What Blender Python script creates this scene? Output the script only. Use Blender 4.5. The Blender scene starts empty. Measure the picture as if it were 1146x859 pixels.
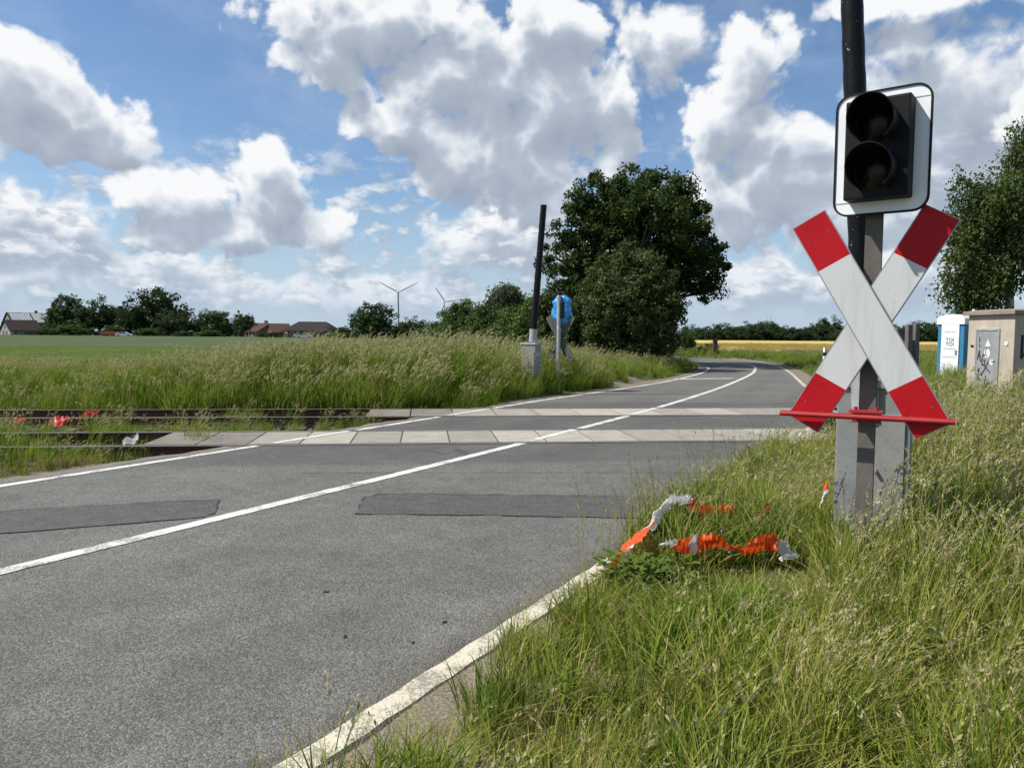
import bpy, bmesh, math, random
import numpy as np
from mathutils import Vector, Matrix, Euler
random.seed(7); R = np.random.default_rng(11)
C = bpy.context.scene.collection
SC = bpy.context.scene
rad = math.radians

# ------------------------------------------------------------------ camera model
PW, PH, FPX = 1146, 859, 860.0
PITCH, ROLL, EYE = rad(3.66), rad(0.45), 1.5
def ray(px, py):
    x, y = px - PW/2, -(py - PH/2)
    c, s = math.cos(ROLL), math.sin(ROLL)
    x, y = c*x - s*y, s*x + c*y
    cp, sp = math.cos(PITCH), math.sin(PITCH)
    return (x, cp*FPX + sp*y, -sp*FPX + cp*y)
def at(px, py, z=0.0):                     # photo pixel -> point on the plane z
    r = ray(px, py); t = (z - EYE)/r[2]
    return Vector((r[0]*t, r[1]*t, z))
def P(px, py, Y):                          # photo pixel -> point at depth Y
    r = ray(px, py); t = Y/r[1]
    return Vector((r[0]*t, Y, EYE + r[2]*t))
cam_d = bpy.data.cameras.new('camera'); cam = bpy.data.objects.new('camera', cam_d); C.objects.link(cam)
cam_d.sensor_width = 36; cam_d.lens = 36*FPX/PW; cam_d.clip_end = 8000; cam_d.clip_start = 0.05
X0 = Vector((1,0,0)); F0 = Vector((0, math.cos(PITCH), -math.sin(PITCH))); U0 = Vector((0, math.sin(PITCH), math.cos(PITCH)))
Rr = math.cos(ROLL)*X0 + math.sin(ROLL)*U0; Uu = -math.sin(ROLL)*X0 + math.cos(ROLL)*U0
M = Matrix.Identity(4)
for i, v in enumerate((Rr, Uu, -F0)):
    for k in range(3): M[k][i] = v[k]
M.translation = (0, 0, EYE); cam.matrix_world = M
SC.camera = cam

TH = rad(29.8)
UX, UY = math.sin(TH), math.cos(TH)        # road direction
def rl(al, la): return (al*UX + la*UY, al*UY - la*UX)
def lat_of(x, y): return x*UY - y*UX
TS = 0.115                                 # slope of the tracks
TA = math.atan(TS)

# ------------------------------------------------------------------ node helpers
class NT:
    def __init__(s, tree): s.t = tree; s.n = tree.nodes; s.l = tree.links
    def node(s, typ, **kw):
        n = s.n.new(typ)
        for k, v in kw.items():
            setattr(n, k, v)
        return n
    def put(s, sock, v):
        if isinstance(v, bpy.types.NodeSocket): s.l.new(v, sock)
        elif v is not None:
            try: sock.default_value = v
            except Exception: sock.default_value = (*v, 1.0)
    def math(s, op, a, b=None, c=None, clamp=False):
        n = s.node('ShaderNodeMath', operation=op); n.use_clamp = clamp
        s.put(n.inputs[0], a); s.put(n.inputs[1], b); s.put(n.inputs[2], c); return n.outputs[0]
    def vec(s, op, a, b=None, c=None):
        n = s.node('ShaderNodeVectorMath', operation=op)
        s.put(n.inputs[0], a); s.put(n.inputs[1], b)
        if c is not None: s.put(n.inputs[2], c)
        return n.outputs['Value'] if op in ('DOT_PRODUCT','LENGTH','DISTANCE') else n.outputs[0]
    def noise(s, vec, scale, detail=3, rough=0.5, out='Fac', dim='3D'):
        n = s.node('ShaderNodeTexNoise', noise_dimensions=dim)
        s.put(n.inputs['Vector'], vec); n.inputs['Scale'].default_value = scale
        n.inputs['Detail'].default_value = detail; n.inputs['Roughness'].default_value = rough
        return n.outputs[out]
    def voro(s, vec, scale, feature='F1', out='Distance', rnd=1.0, detail=0, dim='3D'):
        n = s.node('ShaderNodeTexVoronoi', feature=feature, voronoi_dimensions=dim)
        s.put(n.inputs['Vector'], vec); n.inputs['Scale'].default_value = scale
        n.inputs['Randomness'].default_value = rnd
        if 'Detail' in n.inputs: n.inputs['Detail'].default_value = detail
        return n.outputs[out]
    def ramp(s, fac, stops, interp='LINEAR'):
        n = s.node('ShaderNodeValToRGB'); cr = n.color_ramp; cr.interpolation = interp
        while len(cr.elements) < len(stops): cr.elements.new(0.5)
        for e, (p, c) in zip(cr.elements, stops):
            e.position = p
            e.color = (c, c, c, 1) if isinstance(c, (int, float)) else (*c, 1)
        s.put(n.inputs[0], fac); return n.outputs[0]
    def mix(s, f, a, b, mode='MIX'):
        n = s.node('ShaderNodeMix', data_type='RGBA', blend_type=mode)
        s.put(n.inputs[0], f); s.put(n.inputs[6], a); s.put(n.inputs[7], b); return n.outputs[2]
    def map(s, v, a, b, c=0.0, d=1.0, typ='SMOOTHSTEP'):
        n = s.node('ShaderNodeMapRange', interpolation_type=typ)
        s.put(n.inputs[0], v)
        for i, q in enumerate((a, b, c, d)): n.inputs[i+1].default_value = q
        return n.outputs[0]
    def attr(s, name, out='Fac'):
        n = s.node('ShaderNodeAttribute', attribute_name=name); return n.outputs[out]
    def bump(s, h, strength=0.3, dist=0.01):
        n = s.node('ShaderNodeBump'); s.put(n.inputs['Height'], h)
        n.inputs['Strength'].default_value = strength; n.inputs['Distance'].default_value = dist
        return n.outputs[0]

def col4(c): return (c[0], c[1], c[2], 1.0)
def new_mat(name):
    m = bpy.data.materials.new(name); m.use_nodes = True
    t = NT(m.node_tree); b = m.node_tree.nodes['Principled BSDF']
    return m, t, b
def pos(t): return t.node('ShaderNodeNewGeometry').outputs['Position']
def objc(t): return t.node('ShaderNodeTexCoord').outputs['Object']

def mat_worn(name, color, rough=0.6, var=0.25, scale=6, dirt=(0.12,0.10,0.07), dirt_amt=0.35, metal=0.0, bump=0.15, spec=0.4):
    m, t, b = new_mat(name); v = objc(t)
    n1 = t.noise(v, scale, 6, 0.65); n2 = t.noise(v, scale*9, 4, 0.6)
    dark = tuple(c*(1-var) for c in color); lite = tuple(min(1, c*(1+var*0.5)) for c in color)
    c = t.ramp(n1, [(0.3, dark), (0.7, lite)])
    d = t.math('MULTIPLY', t.map(n2, 0.52, 0.72), dirt_amt)
    c = t.mix(d, c, col4(dirt))
    t.put(b.inputs['Base Color'], c); b.inputs['Metallic'].default_value = metal
    t.put(b.inputs['Roughness'], t.map(n1, 0.2, 0.8, max(0.05, rough-0.12), min(1, rough+0.12)))
    b.inputs['Specular IOR Level'].default_value = spec
    t.put(b.inputs['Normal'], t.bump(n2, bump, 0.004))
    return m

def mat_leaf(name, dark, mid, lite, trans=0.3, attr='lf', clump=0.5, cscale=0.7):
    m = bpy.data.materials.new(name); m.use_nodes = True
    t = NT(m.node_tree); t.n.clear()
    a = t.attr(attr); v = pos(t)
    k = t.math('ADD', t.math('MULTIPLY', a, 1-clump), t.math('MULTIPLY', t.noise(v, cscale, 3, 0.6), clump))
    c = t.ramp(k, [(0.2, dark), (0.5, mid), (0.8, lite)])
    d = t.node('ShaderNodeBsdfPrincipled'); t.put(d.inputs['Base Color'], c)
    d.inputs['Roughness'].default_value = 0.6; d.inputs['Specular IOR Level'].default_value = 0.12
    tr = t.node('ShaderNodeBsdfTranslucent'); t.put(tr.inputs['Color'], t.mix(0.5, c, (0.12,0.17,0.02,1)))
    mx = t.node('ShaderNodeMixShader'); mx.inputs[0].default_value = trans
    t.l.new(d.outputs[0], mx.inputs[1]); t.l.new(tr.outputs[0], mx.inputs[2])
    o = t.node('ShaderNodeOutputMaterial'); t.l.new(mx.outputs[0], o.inputs[0])
    return m

def mat_grass(name, stops, head, trans=0.35, psc=0.35):
    """blades: attr lf = random shade, attr hd = 1 on seed heads, attr dr = dryness"""
    m = bpy.data.materials.new(name); m.use_nodes = True
    t = NT(m.node_tree); t.n.clear()
    oi = t.node('ShaderNodeObjectInfo').outputs['Random']
    v = pos(t)
    k = t.math('ADD', t.math('MULTIPLY', t.attr('lf'), 0.42), t.math('MULTIPLY', oi, 0.26))
    k = t.math('ADD', k, t.math('MULTIPLY', t.map(t.math('ADD', t.math('MULTIPLY', t.noise(v, psc, 3, 0.6), .5), t.math('MULTIPLY', t.noise(v, psc*7, 3, 0.6), .5)), 0.36, 0.64), 0.34))
    c = t.ramp(k, stops)
    c = t.mix(t.attr('dr'), c, (0.36, 0.29, 0.13, 1))
    c = t.mix(t.attr('hd'), c, t.mix(oi, col4(head), col4(tuple(x*0.6 for x in head))))
    d = t.node('ShaderNodeBsdfPrincipled'); t.put(d.inputs['Base Color'], c)
    d.inputs['Roughness'].default_value = 0.6; d.inputs['Specular IOR Level'].default_value = 0.12
    tr = t.node('ShaderNodeBsdfTranslucent'); t.put(tr.inputs['Color'], c)
    mx = t.node('ShaderNodeMixShader'); mx.inputs[0].default_value = trans
    t.l.new(d.outputs[0], mx.inputs[1]); t.l.new(tr.outputs[0], mx.inputs[2])
    o = t.node('ShaderNodeOutputMaterial'); t.l.new(mx.outputs[0], o.inputs[0])
    return m

# ------------------------------------------------------------------ mesh helpers
class MB:
    def __init__(s): s.v = []; s.f = []; s.mi = []; s.sm = []
    def add(s, verts, faces, mi=0, smooth=False):
        o = len(s.v); s.v.extend([tuple(q) for q in verts])
        for f in faces: s.f.append(tuple(i+o for i in f)); s.mi.append(mi); s.sm.append(smooth)
    def box(s, c, d, rz=0.0, mi=0, taper=1.0, bev=0.0):
        hx, hy, hz = d[0]/2, d[1]/2, d[2]/2
        bm = bmesh.new(); bmesh.ops.create_cube(bm, size=1)
        for q in bm.verts:
            k = taper if q.co.z > 0 else 1.0
            q.co = Vector((q.co.x*d[0]*k, q.co.y*d[1]*k, q.co.z*d[2]))
        if bev: bmesh.ops.bevel(bm, geom=list(bm.edges), offset=bev, segments=2, affect='EDGES', profile=0.7)
        cr, sr = math.cos(rz), math.sin(rz)
        vs = [(c[0]+q.co.x*cr-q.co.y*sr, c[1]+q.co.x*sr+q.co.y*cr, c[2]+q.co.z) for q in bm.verts]
        bm.verts.index_update()
        s.add(vs, [[q.index for q in f.verts] for f in bm.faces], mi); bm.free()
    def tube(s, pts, r, seg=10, mi=0, cap=True, smooth=True):
        pts = [Vector(p) for p in pts]; n = len(pts)
        rs = r if isinstance(r, (list, tuple)) else [r]*n
        vs = []; up = Vector((0.13, 0.21, 0.97))
        for i, p in enumerate(pts):
            d = (pts[min(i+1, n-1)] - pts[max(i-1, 0)]).normalized()
            a = d.cross(up)
            if a.length < 0.05: a = d.cross(Vector((1, 0, 0)))
            a.normalize(); b = d.cross(a)
            for k in range(seg):
                t = 2*math.pi*k/seg
                vs.append(p + a*math.cos(t)*rs[i] + b*math.sin(t)*rs[i])
        fs = [(i*seg+k, i*seg+(k+1) % seg, (i+1)*seg+(k+1) % seg, (i+1)*seg+k) for i in range(n-1) for k in range(seg)]
        s.add(vs, fs, mi, smooth)
        if cap: s.add(vs[:seg], [tuple(range(seg))[::-1]], mi); s.add(vs[-seg:], [tuple(range(seg))], mi)
    def prism(s, poly, y0, y1, mi=0, mside=None, tf=None):
        """poly in x,z extruded along y"""
        n = len(poly)
        vs = [(x, y0, z) for x, z in poly] + [(x, y1, z) for x, z in poly]
        if tf: vs = [tf(q) for q in vs]
        s.add(vs, [tuple(range(n))], mi); s.add(vs, [tuple(range(2*n-1, n-1, -1))], mi if mside is None else mside)
        s.add(vs, [(i, n+i, n+(i+1) % n, (i+1) % n) for i in range(n)], mi if mside is None else mside)
    def build(s, name, mats, parent=None, loc=None):
        me = bpy.data.meshes.new(name); me.from_pydata(s.v, [], s.f)
        for m in (mats if isinstance(mats, (list, tuple)) else [mats]): me.materials.append(m)
        me.polygons.foreach_set('material_index', s.mi); me.polygons.foreach_set('use_smooth', s.sm)
        me.update()
        bm = bmesh.new(); bm.from_mesh(me); bmesh.ops.recalc_face_normals(bm, faces=bm.faces); bm.to_mesh(me); bm.free()
        o = bpy.data.objects.new(name, me); C.objects.link(o)
        if loc: o.location = loc
        if parent: o.parent = parent
        return o

def tag(o, label=None, cat=None, group=None, kind=None):
    if label: o['label'] = label
    if cat: o['category'] = cat
    if group: o['group'] = group
    if kind: o['kind'] = kind
    return o
def thing(name, label, cat, loc=(0,0,0), rz=0.0, group=None):
    o = bpy.data.objects.new(name, None); o.empty_display_size = 0.2; C.objects.link(o)
    o.location = loc; o.rotation_euler = (0, 0, rz)
    return tag(o, label, cat, group)
def copy_tree(o, parent=None):
    c = o.copy(); C.objects.link(c)
    if parent: c.parent = parent
    for ch in list(o.children): copy_tree(ch, c)
    return c

def np_mesh(name, verts, faces, attrs=None, smooth=False):
    """verts (n,3); faces (m,k) all the same size; attrs {name: per-vertex float}"""
    me = bpy.data.meshes.new(name); k = faces.shape[1]; m = len(faces)
    me.vertices.add(len(verts)); me.vertices.foreach_set('co', np.ascontiguousarray(verts, dtype=np.float32).ravel())
    me.loops.add(m*k); me.loops.foreach_set('vertex_index', np.ascontiguousarray(faces, dtype=np.int32).ravel())
    me.polygons.add(m); me.polygons.foreach_set('loop_start', np.arange(0, m*k, k, dtype=np.int32))
    if smooth: me.polygons.foreach_set('use_smooth', np.ones(m, dtype=bool))
    me.update(calc_edges=True)
    for n, a in (attrs or {}).items():
        at_ = me.attributes.new(n, 'FLOAT', 'POINT'); at_.data.foreach_set('value', np.ascontiguousarray(a, dtype=np.float32))
    return me

# smooth value noise on arrays (for scattering and terrain)
_g = R.random((64, 64))
def vnoise(x, y, s):
    x = np.asarray(x)/s; y = np.asarray(y)/s
    xi = np.floor(x).astype(int); yi = np.floor(y).astype(int); fx = x-xi; fy = y-yi
    fx = fx*fx*(3-2*fx); fy = fy*fy*(3-2*fy)
    g = lambda a, b: _g[a % 64, b % 64]
    return (g(xi,yi)*(1-fx)+g(xi+1,yi)*fx)*(1-fy) + (g(xi,yi+1)*(1-fx)+g(xi+1,yi+1)*fx)*fy
def sst(x, a, b):
    t = np.clip((np.asarray(x, dtype=float)-a)/(b-a), 0, 1); return t*t*(3-2*t)

# ------------------------------------------------------------------ light
SUN_EL, SUN_AZ = rad(51), math.atan2(-0.99, -0.11)
sd = Vector((math.cos(SUN_EL)*math.sin(SUN_AZ), math.cos(SUN_EL)*math.cos(SUN_AZ), math.sin(SUN_EL)))
sun_d = bpy.data.lights.new('sun', 'SUN'); sun_d.energy = 5.0; sun_d.angle = rad(0.53); sun_d.color = (1.0, 0.955, 0.88)
sun = bpy.data.objects.new('sun', sun_d); C.objects.link(sun); sun.rotation_euler = sd.to_track_quat('Z', 'Y').to_euler()

# ------------------------------------------------------------------ sky
def make_world():
    w = bpy.data.worlds.new('World'); SC.world = w; w.use_nodes = True
    t = NT(w.node_tree); t.n.clear()
    g = t.node('ShaderNodeTexCoord').outputs['Generated']
    sx = t.node('ShaderNodeSeparateXYZ'); t.l.new(g, sx.inputs[0])
    A = t.math('ARCTAN2', sx.outputs[0], sx.outputs[1])
    E_ = t.math('ARCSINE', sx.outputs[2])
    cb = t.node('ShaderNodeCombineXYZ'); t.l.new(A, cb.inputs[0]); t.l.new(E_, cb.inputs[1])
    Pn = cb.outputs[0]
    def ae(px, py):
        r = ray(px, py); return math.atan2(r[0], r[1]), math.atan2(r[2], math.hypot(r[0], r[1]))
    # cloud masses by direction, given as photo px, py, rx, ry; nearest layer last
    back = [(20,235,70,55),(95,255,60,50),(165,290,100,40),(30,310,120,50),(430,330,200,40),(640,300,120,70),(560,270,130,60),
            (980,260,170,95),(1120,150,150,110),(1085,120,170,105),(985,10,170,26),(1010,170,120,90),(735,60,90,75),(900,320,220,50),(250,325,180,34),(700,330,160,40),(1010,60,60,40)]
    mid = [(168,218,50,44),(216,226,36,42),(312,212,62,56),(300,230,90,44),(360,246,48,30),(250,255,120,30),(340,262,90,22),
           (845,70,58,62),(820,130,66,80),(875,200,100,95),(815,230,80,70),(955,180,75,62),(905,150,30,34),(700,240,90,60),(1050,300,100,45)]
    front = [(10,104,100,66),(72,120,76,58),(130,148,74,38),(30,150,110,40),
             (420,20,190,62),(370,60,85,50),(520,85,150,88),(440,135,80,52),(500,190,80,62),(560,180,120,80),(625,110,100,118),(690,150,40,90),(600,235,90,40),(610,20,90,50),
             (-160,180,120,120),(-300,60,160,90),(1330,60,150,120),(1500,250,220,80),(-420,260,180,60),(1250,-150,200,60),(500,-230,300,80),(100,-330,200,70)]
    def blob_group(name, items, extra):
        grp = bpy.data.node_groups.new(name, 'ShaderNodeTree')
        grp.interface.new_socket('P', in_out='INPUT', socket_type='NodeSocketVector')
        grp.interface.new_socket('B', in_out='OUTPUT', socket_type='NodeSocketFloat')
        q = NT(grp); gi = q.node('NodeGroupInput'); go = q.node('NodeGroupOutput'); p = gi.outputs[0]; cur = None
        for (px, py, rx, ry) in items:
            a, e = ae(px, py); ia, ie = FPX/rx, FPX/ry
            d = q.vec('MULTIPLY_ADD', p, (ia, ie, 0), (-a*ia, -e*ie, 0)); d = q.vec('DOT_PRODUCT', d, d)
            cur = d if cur is None else q.math('SMOOTH_MIN', cur, d, 0.25)
        base = q.math('MAXIMUM', q.math('SUBTRACT', 1.0, q.math('SQRT', q.math('MAXIMUM', cur, 0.0))), -1.2)
        if extra:                       # scattered clouds over the rest of the sky
            sp = q.node('ShaderNodeSeparateXYZ'); q.l.new(p, sp.inputs[0])
            out_ = q.map(q.math('ABSOLUTE', sp.outputs[0]), 0.75, 1.1)
            gen = q.math('MULTIPLY', q.math('SUBTRACT', q.noise(p, 3.0, 2, 0.5), 0.52), 5.0)
            base = q.math('MAXIMUM', base, q.math('SUBTRACT', gen, q.math('MULTIPLY', q.math('SUBTRACT', 1.0, out_), 4.0)))
        q.l.new(base, go.inputs[0]); return grp
    grps = [blob_group('cloud_back', back, False), blob_group('cloud_mid', mid, False), blob_group('cloud_front', front, True)]
    def detail(v):
        wv = t.vec('SUBTRACT', t.noise(v, 7.0, 2, 0.5, 'Color'), (0.5, 0.5, 0.5))
        p2 = t.vec('MULTIPLY_ADD', wv, (0.075, 0.05, 0.0), v)
        n = t.math('SUBTRACT', t.noise(p2, 15.0, 7, 0.60), 0.5)
        bl = t.math('SUBTRACT', 0.42, t.voro(p2, 21.0, 'F1', 'Distance', 1.0, 2.0))
        return p2, n, bl
    D0 = detail(Pn); D1 = detail(t.vec('ADD', Pn, (-0.014, 0.034, 0)))
    def lay(i, D, sg, kb):
        n = t.node('ShaderNodeGroup'); n.node_tree = grps[i]; t.l.new(D[0], n.inputs[0])
        f = t.math('ADD', t.math('MULTIPLY', n.outputs[0], kb), t.math('MULTIPLY', D[1], sg))
        return t.math('ADD', f, t.math('MULTIPLY', D[2], 0.50))
    sky = t.node('ShaderNodeTexSky', sky_type='NISHITA'); sky.sun_disc = False
    sky.sun_elevation = SUN_EL; sky.sun_rotation = SUN_AZ; sky.altitude = 60; sky.air_density = 1.0; sky.dust_density = 0.6; sky.ozone_density = 1.6
    c = t.vec('MULTIPLY', sky.outputs[0], (0.096, 0.111, 0.125))
    veil = t.math('MULTIPLY', t.map(t.noise(t.vec('MULTIPLY', Pn, (1, 1.8, 1)), 5.0, 5, 0.6), 0.42, 0.75), 0.30)
    c = t.mix(veil, c, (0.56, 0.66, 0.80, 1))
    # small distant cumulus low over the horizon
    lowp = t.vec('MULTIPLY', Pn, (1.0, 2.1, 1.0))
    lf0 = t.math('ADD', t.math('SUBTRACT', t.noise(lowp, 19.0, 6, 0.58), 0.41), t.math('MULTIPLY', D0[2], 0.16))
    lf1 = t.math('SUBTRACT', t.noise(t.vec('ADD', lowp, (-0.008, 0.030, 0)), 19.0, 5, 0.57), 0.41)
    band = t.math('MULTIPLY', t.map(E_, 0.01, 0.05), t.map(E_, 0.15, 0.27, 1.0, 0.0))
    lm = t.math('MULTIPLY', t.map(lf0, -0.02, 0.10), band)
    ll = t.math('ADD', 0.50, t.math('MULTIPLY', t.math('SUBTRACT', lf0, lf1), 3.4), clamp=True)
    lc = t.ramp(ll, [(0.1, (0.40,0.48,0.59)), (0.55, (0.58,0.65,0.745)), (1.0, (0.84,0.87,0.905))])
    hz = t.math('MULTIPLY', t.map(E_, 0.0, 0.22, 1.0, 0.0), 0.72)
    air = (0.48, 0.60, 0.74, 1)
    c = t.mix(hz, c, air)
    hz2 = t.math('MULTIPLY', t.map(E_, 0.0, 0.16, 1.0, 0.0), 0.50)
    for i, (sg, kb, soft) in enumerate(((-1.45, 0.95, 0.34), (1.35, 0.95, 0.19), (1.25, 1.0, 0.19))):
        f0 = lay(i, D0, sg, kb); f1 = lay(i, D1, sg, kb)
        f1s = lay(i, D1, sg*0.45, kb); occ = t.map(f1s, -0.14, 0.46)
        lum = t.math('ADD', t.math('SUBTRACT', 0.93, t.math('MULTIPLY', occ, 0.74)), t.math('MULTIPLY', t.math('SUBTRACT', f0, f1), 0.30), clamp=True)
        cc = t.ramp(lum, [(0.0, (0.335,0.39,0.48)), (0.30, (0.46,0.52,0.615)), (0.60, (0.67,0.72,0.79)), (0.95, (0.92,0.935,0.955))])
        cc = t.mix(hz2, cc, air)
        c = t.mix(t.map(f0, -0.03, soft), c, cc)
        if i == 0: c = t.mix(t.math('MULTIPLY', lm, 0.9), c, lc)
    hz3 = t.math('MULTIPLY', t.map(E_, 0.0, 0.07, 1.0, 0.0), 0.5)
    c = t.mix(hz3, c, air)
    c = t.mix(t.map(E_, -0.03, -0.005, 0.0, 1.0), (0.10, 0.12, 0.07, 1), c)
    bg = t.node('ShaderNodeBackground'); t.l.new(t.vec('MULTIPLY', c, (10*CLOUD, 10*CLOUD, 10*CLOUD)), bg.inputs[0]); bg.inputs[1].default_value = 0.1
    o = t.node('ShaderNodeOutputWorld'); t.l.new(bg.outputs[0], o.inputs[0])
CLOUD = 0.80
make_world()
SC.world.cycles.sampling_method = 'MANUAL'; SC.world.cycles.sample_map_resolution = 192
SC.view_settings.view_transform = 'Standard'; SC.view_settings.look = 'None'
SC.view_settings.exposure = 0.35; SC.view_settings.gamma = 1; SC.view_settings.use_curve_mapping = False
try:
    SC.cycles.max_bounces = 6; SC.cycles.diffuse_bounces = 3; SC.cycles.transmission_bounces = 4; SC.cycles.transparent_max_bounces = 4
    SC.cycles.use_denoising = True
except Exception: pass

# ------------------------------------------------------------------ terrain
def resample(pts, step):
    pts = [Vector((p[0], p[1])) for p in pts]
    # Catmull-Rom
    out = []
    for i in range(len(pts)-1):
        p0, p1, p2, p3 = pts[max(i-1,0)], pts[i], pts[i+1], pts[min(i+2, len(pts)-1)]
        n = max(2, int((p2-p1).length/step))
        for k in range(n):
            t = k/n
            out.append(0.5*((2*p1)+(-p0+p2)*t+(2*p0-5*p1+4*p2-p3)*t*t+(-p0+3*p1-3*p2+p3)*t**3))
    out.append(pts[-1]); return out
LEFT = [rl(-14,-8.0), rl(-6,-8.0), rl(0,-7.95), rl(6,-7.95), rl(12,-8.05), rl(16,-8.15), (2.9,21.28), (5.1,25.3), (7.6,31), (9.2,36), (9.6,39.5), (8.8,42.6), (6,45.6), (0,48.3), (-14,51)]
MID = [rl(-14,-5.1), rl(-6,-5.1), rl(0,-5.1), rl(6,-5.1), rl(10.5,-5.15), rl(15.7,-5.33), (5.71,21.59), (7.8,26.4), (9.75,31.2), (11.2,35.4), (12.25,39), (12.4,41.6), (11.7,44.6), (9.6,47.6), (5.5,50.4), (-1,52.8), (-14,56)]
RIGHT = [rl(-14,-1.92), rl(-6,-1.92), rl(0,-1.92), rl(6,-1.92), rl(12,-1.95), rl(18,-2.3), (9.2,24.2), (11.7,32.3), (13.5,38.9), (14.7,45.6), (14.5,49.7), (12.8,52.8), (8.5,55.6), (0,58.6), (-14,62)]
def poly_np(pts): return np.array([(p.x, p.y) for p in resample(pts, 0.5)])
LN, MN, RN = poly_np(LEFT), poly_np(MID), poly_np(RIGHT)
def even(pl, n):
    d = np.r_[0, np.cumsum(np.hypot(*np.diff(pl, axis=0).T))]; u = np.linspace(0, d[-1], n)
    return np.c_[np.interp(u, d, pl[:,0]), np.interp(u, d, pl[:,1])]
def seg_dist(x, y, pl):
    """signed distance to polyline (positive on its right side)"""
    x = np.asarray(x, float).ravel(); y = np.asarray(y, float).ravel()
    best = np.full(x.shape, 1e9); sg = np.zeros(x.shape)
    p = pl[::2]
    for i in range(len(p)-1):
        ax, ay = p[i]; bx, by = p[i+1]; dx, dy = bx-ax, by-ay; L = dx*dx+dy*dy
        t = np.clip(((x-ax)*dx+(y-ay)*dy)/L, 0, 1)
        d = np.hypot(x-ax-t*dx, y-ay-t*dy); c = dx*(y-ay)-dy*(x-ax)
        m = d < best; best[m] = d[m]; sg[m] = np.where(c[m] < 0, 1, -1)
    return best*sg
def track_y(x, y): return y - TS*x          # 10.58 .. 15.58 between outer rails
def ground_z(x, y):
    x = np.asarray(x, float); y = np.asarray(y, float); sh = x.shape
    x = x.ravel(); y = y.ravel()
    dr = seg_dist(x, y, RN); dl = -seg_dist(x, y, LN)
    z = np.full(x.shape, -0.0015)
    near = np.hypot(x, y) < 120
    rv = sst(dr, 0.35, 1.6); z += near*rv*(0.03 + 0.08*vnoise(x, y, 0.9)*sst(dr, 0.3, 1.2))
    z += near*sst(dr, 2.0, 6)*0.06
    ty = track_y(x, y)
    lv = sst(dl, 0.35, 2.0); z += near*lv*(0.10*vnoise(x+9, y, 1.3)) + near*lv*sst(ty, 16.6, 18.5)*(1-sst(ty, 24, 34))*0.22
    tk = sst(ty, 9.2, 10.0)*(1-sst(ty, 16.3, 17.2))*(np.abs(x) < 80)
    z = z*(1-tk) + tk*(-0.24)
    road = (dr < -0.7) & (dl < -0.7) & (y < 62)
    z = np.where(road, -0.30, z)
    z = np.where(~near, -0.05*np.ones_like(z), z)
    return z.reshape(sh)

m_ground, t, b = new_mat('soil_and_turf')
v = pos(t)
n1 = t.noise(v, 1.3, 5, 0.6); n2 = t.noise(v, 9, 6, 0.65); n3 = t.noise(v, 55, 4, 0.6)
turf = t.ramp(n2, [(0.3, (0.045,0.06,0.018)), (0.55, (0.085,0.10,0.032)), (0.75, (0.14,0.125,0.06))])
soil = t.ramp(n3, [(0.25, (0.10,0.078,0.055)), (0.5, (0.20,0.165,0.125)), (0.8, (0.36,0.31,0.245))])
fac = t.math('ADD', t.attr('dirt'), t.math('MULTIPLY', t.math('SUBTRACT', n1, 0.5), 0.9), clamp=True)
c = t.mix(t.map(fac, 0.35, 0.6), turf, soil)
bal = t.ramp(t.voro(v, 22, 'F1', 'Color'), [(0.2, (0.05,0.042,0.036)), (0.8, (0.20,0.18,0.16))])
c = t.mix(t.attr('ballast'), c, bal)
t.put(b.inputs['Base Color'], c); b.inputs['Roughness'].default_value = 0.95; b.inputs['Specular IOR Level'].default_value = 0.1
t.put(b.inputs['Normal'], t.bump(t.math('ADD', n3, t.math('MULTIPLY', n2, 2.0)), 0.6, 0.02))

def axis(lo, hi, fine, a, b_):
    pts = list(np.arange(a, b_+1e-6, fine)); s = fine
    x = b_
    while x < hi: s *= 1.25; x += s; pts.append(x)
    s = fine; x = a
    while x > lo: s *= 1.25; x -= s; pts.insert(0, x)
    return np.array(pts)
gx = axis(-2500, 2500, 0.22, -14, 16); gy = axis(-300, 5000, 0.22, -2, 30)
GX, GY = np.meshgrid(gx, gy, indexing='xy')
GZ = ground_z(GX, GY)
nx, ny = len(gx), len(gy)
idx = np.arange(nx*ny).reshape(ny, nx)
fc = np.stack([idx[:-1,:-1], idx[:-1,1:], idx[1:,1:], idx[1:,:-1]], -1).reshape(-1, 4)
dr_ = seg_dist(GX, GY, RN); dl_ = -seg_dist(GX, GY, LN); ty_ = track_y(GX, GY).ravel()
dirt = np.maximum(1-sst(dr_, 0.30, 0.85), 0)*(dr_ > -1) + np.maximum(1-sst(dl_, 0.2, 0.7), 0)*(dl_ > -1)
xr, yr = GX.ravel(), GY.ravel()
dirt += 0.9*np.exp(-(((xr-0.42)/0.34)**2+((yr-3.0)/0.4)**2)) + 0.6*np.exp(-(((xr+0.05)/0.3)**2+((yr-2.5)/0.35)**2)) + 0.5*np.exp(-(((xr-1.35)/0.3)**2+((yr-2.7)/0.3)**2))
# bare gravel turn-out left of the far road
tx, ty2 = at(660, 428).x, at(660, 428).y
dirt += 1.2*np.exp(-(((xr-(tx+0.4))/1.6)**2+((yr-(ty2+1.2))/2.6)**2))
ball = sst(ty_, 9.6, 10.1)*(1-sst(ty_, 16.2, 16.8))*(np.abs(xr) < 80)
me = np_mesh('ground', np.stack([GX.ravel(), GY.ravel(), GZ.ravel()], 1), fc, {'dirt': np.clip(dirt, 0, 1), 'ballast': ball}, True)
me.materials.append(m_ground)
o = bpy.data.objects.new('ground', me); C.objects.link(o); tag(o, kind='structure')

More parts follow.
